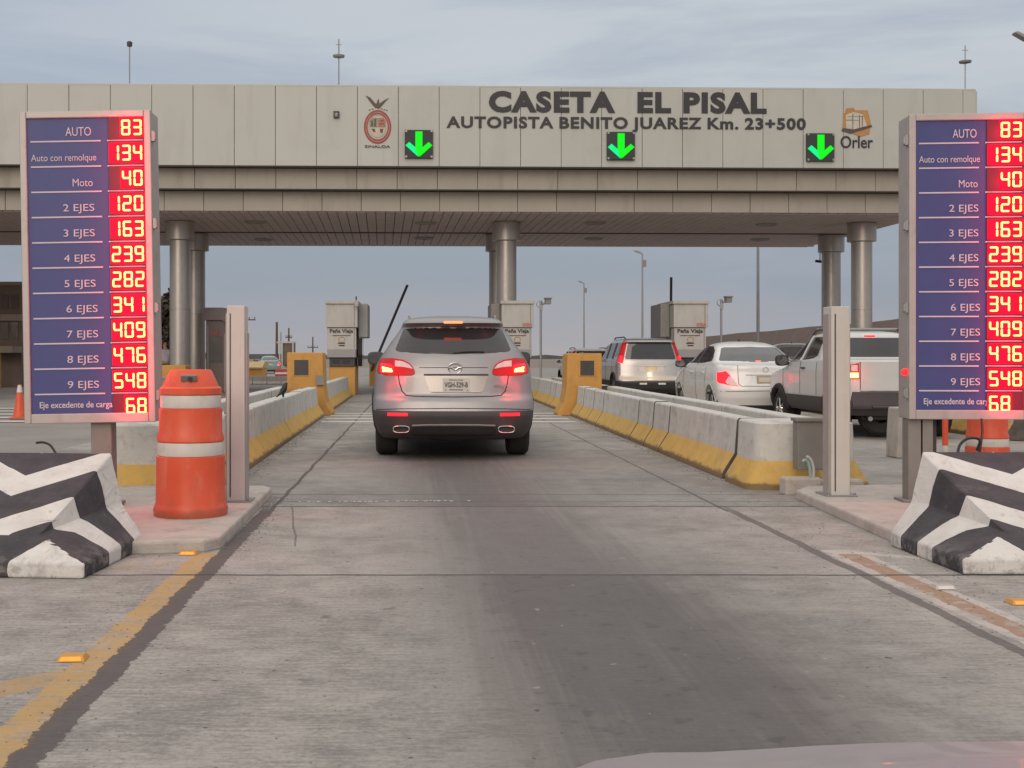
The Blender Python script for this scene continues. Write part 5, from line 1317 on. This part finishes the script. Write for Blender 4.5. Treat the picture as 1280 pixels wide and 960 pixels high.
b = MB(); b.prism([(-.12, .60), (-.12, .66), (.9, .95), (2.1, .95), (2.1, .60)], -11.5 * q, 11.5 * q, 'x'); b.build('roof', pm('pale_ochre', (.50, .36, .17), .7, .1, 3), t)
for i, px in enumerate((302, 308)):
    pass
t = thing('low_shrub_row', 'dark row of clipped shrubs along the horizon behind the yellow shed', 'shrub row', (X_(305, 110), 110, 0))
def leaves(name, blobs, n, size, mat, parent, seed=1):
    r = random.Random(seed); m = MB(); tot = sum(b[3] * b[4] * b[5] for b in blobs)
    for (cx, cy, cz_, rx, ry, rz_) in blobs:
        for _ in range(int(n * rx * ry * rz_ / tot)):
            v = Vector((r.gauss(0, 1), r.gauss(0, 1), r.gauss(0, 1))).normalized() * r.random() ** .45
            p = Vector((cx + v.x * rx, cy + v.y * ry, cz_ + v.z * rz_)); s = size * r.uniform(.6, 1.4)
            a = Vector((r.gauss(0, 1), r.gauss(0, 1), r.gauss(0, .6))).normalized(); b_ = a.cross(Vector((r.gauss(0, 1), r.gauss(0, 1), r.gauss(0, 1)))).normalized()
            m.add([p - a * s, p + b_ * s * .5, p + a * s, p - b_ * s * .5], [(0, 1, 2, 3)])
    return m.build(name, mat, parent, normals=False)
leaf = pm('leaf_green', (.062, .072, .045), .7, .45, .9)
leaf2 = pm('leaf_glare_red', (.11, .085, .06), .7, .4, .9)  # red-brown of the glare put into the leaf colour of a green tree
leaves('foliage', [(i * .45, .2 * math.sin(i), .4 + .12 * (i % 3), .42, .4, .32) for i in range(13)], 1500, .09, leaf, t, 3)
def tree(lab, X, Y, h, blobs, mat, seed, n=2600, size=.16):
    t = thing('tree', lab, 'tree', (X, Y, 0), 0)
    b = MB(); b.tube([(0, 0, 0), (.1, 0, h * .3), (-.05, .1, h * .55), (.05, 0, h * .8)], .16, 8, r2=.05)
    r = random.Random(seed)
    for (cx, cy, cz_, *_r) in blobs: b.tube([(0, 0, h * r.uniform(.3, .5)), (cx * .5, cy * .5, (h * .4 + cz_) / 2 + .2), (cx, cy, cz_)], .06, 6, r2=.02)
    b.build('trunk', M['wood'], t); leaves('crown', blobs, n, size, mat, t, seed); return t
tree('glare-reddened tree between the left price board and the canopy columns', X_(207, 60), 60, 4.6, [(0, 0, 3.6, .7, .8, .75), (-.5, .2, 2.8, .8, .8, .8), (.35, -.1, 2.5, .6, .7, .8), (-.2, 0, 1.8, .8, .8, .7), (.2, .3, 4.1, .4, .4, .5)], leaf2, 5)
t = thing('palm_tree', 'palm whose frond tips show at the left edge of the left price board', 'palm tree', (X_(34, 66), 66, 0))
b = MB(); b.tube([(0, 0, 0), (.1, 0, 2.4), (0, 0, 4.9)], .2, 10, r2=.13); b.build('trunk', M['wood'], t)
b = MB(); r = random.Random(8)
for k in range(18):
    a = k * 2.4; up = r.uniform(-.2, .9); L = r.uniform(.9, 1.3); pts = []
    for i in range(6):
        q = i / 5; pts.append(Vector((math.cos(a) * L * q, math.sin(a) * L * q, 4.9 + up * L * q - .75 * L * q * q)))
    for i in range(5):
        d = (pts[i + 1] - pts[i]); s_ = d.cross(Vector((0, 0, 1))).normalized()
        for sg in (-1, 1):
            for e_ in (.2, .6, .95):
                p = pts[i] + d * e_; b.add([p, p + d * .35 + s_ * sg * .3 - Vector((0, 0, .12)), p + d * .2], [(0, 1, 2)])
b.build('frond', leaf, t, normals=False)
bpy.context.view_layer.update()
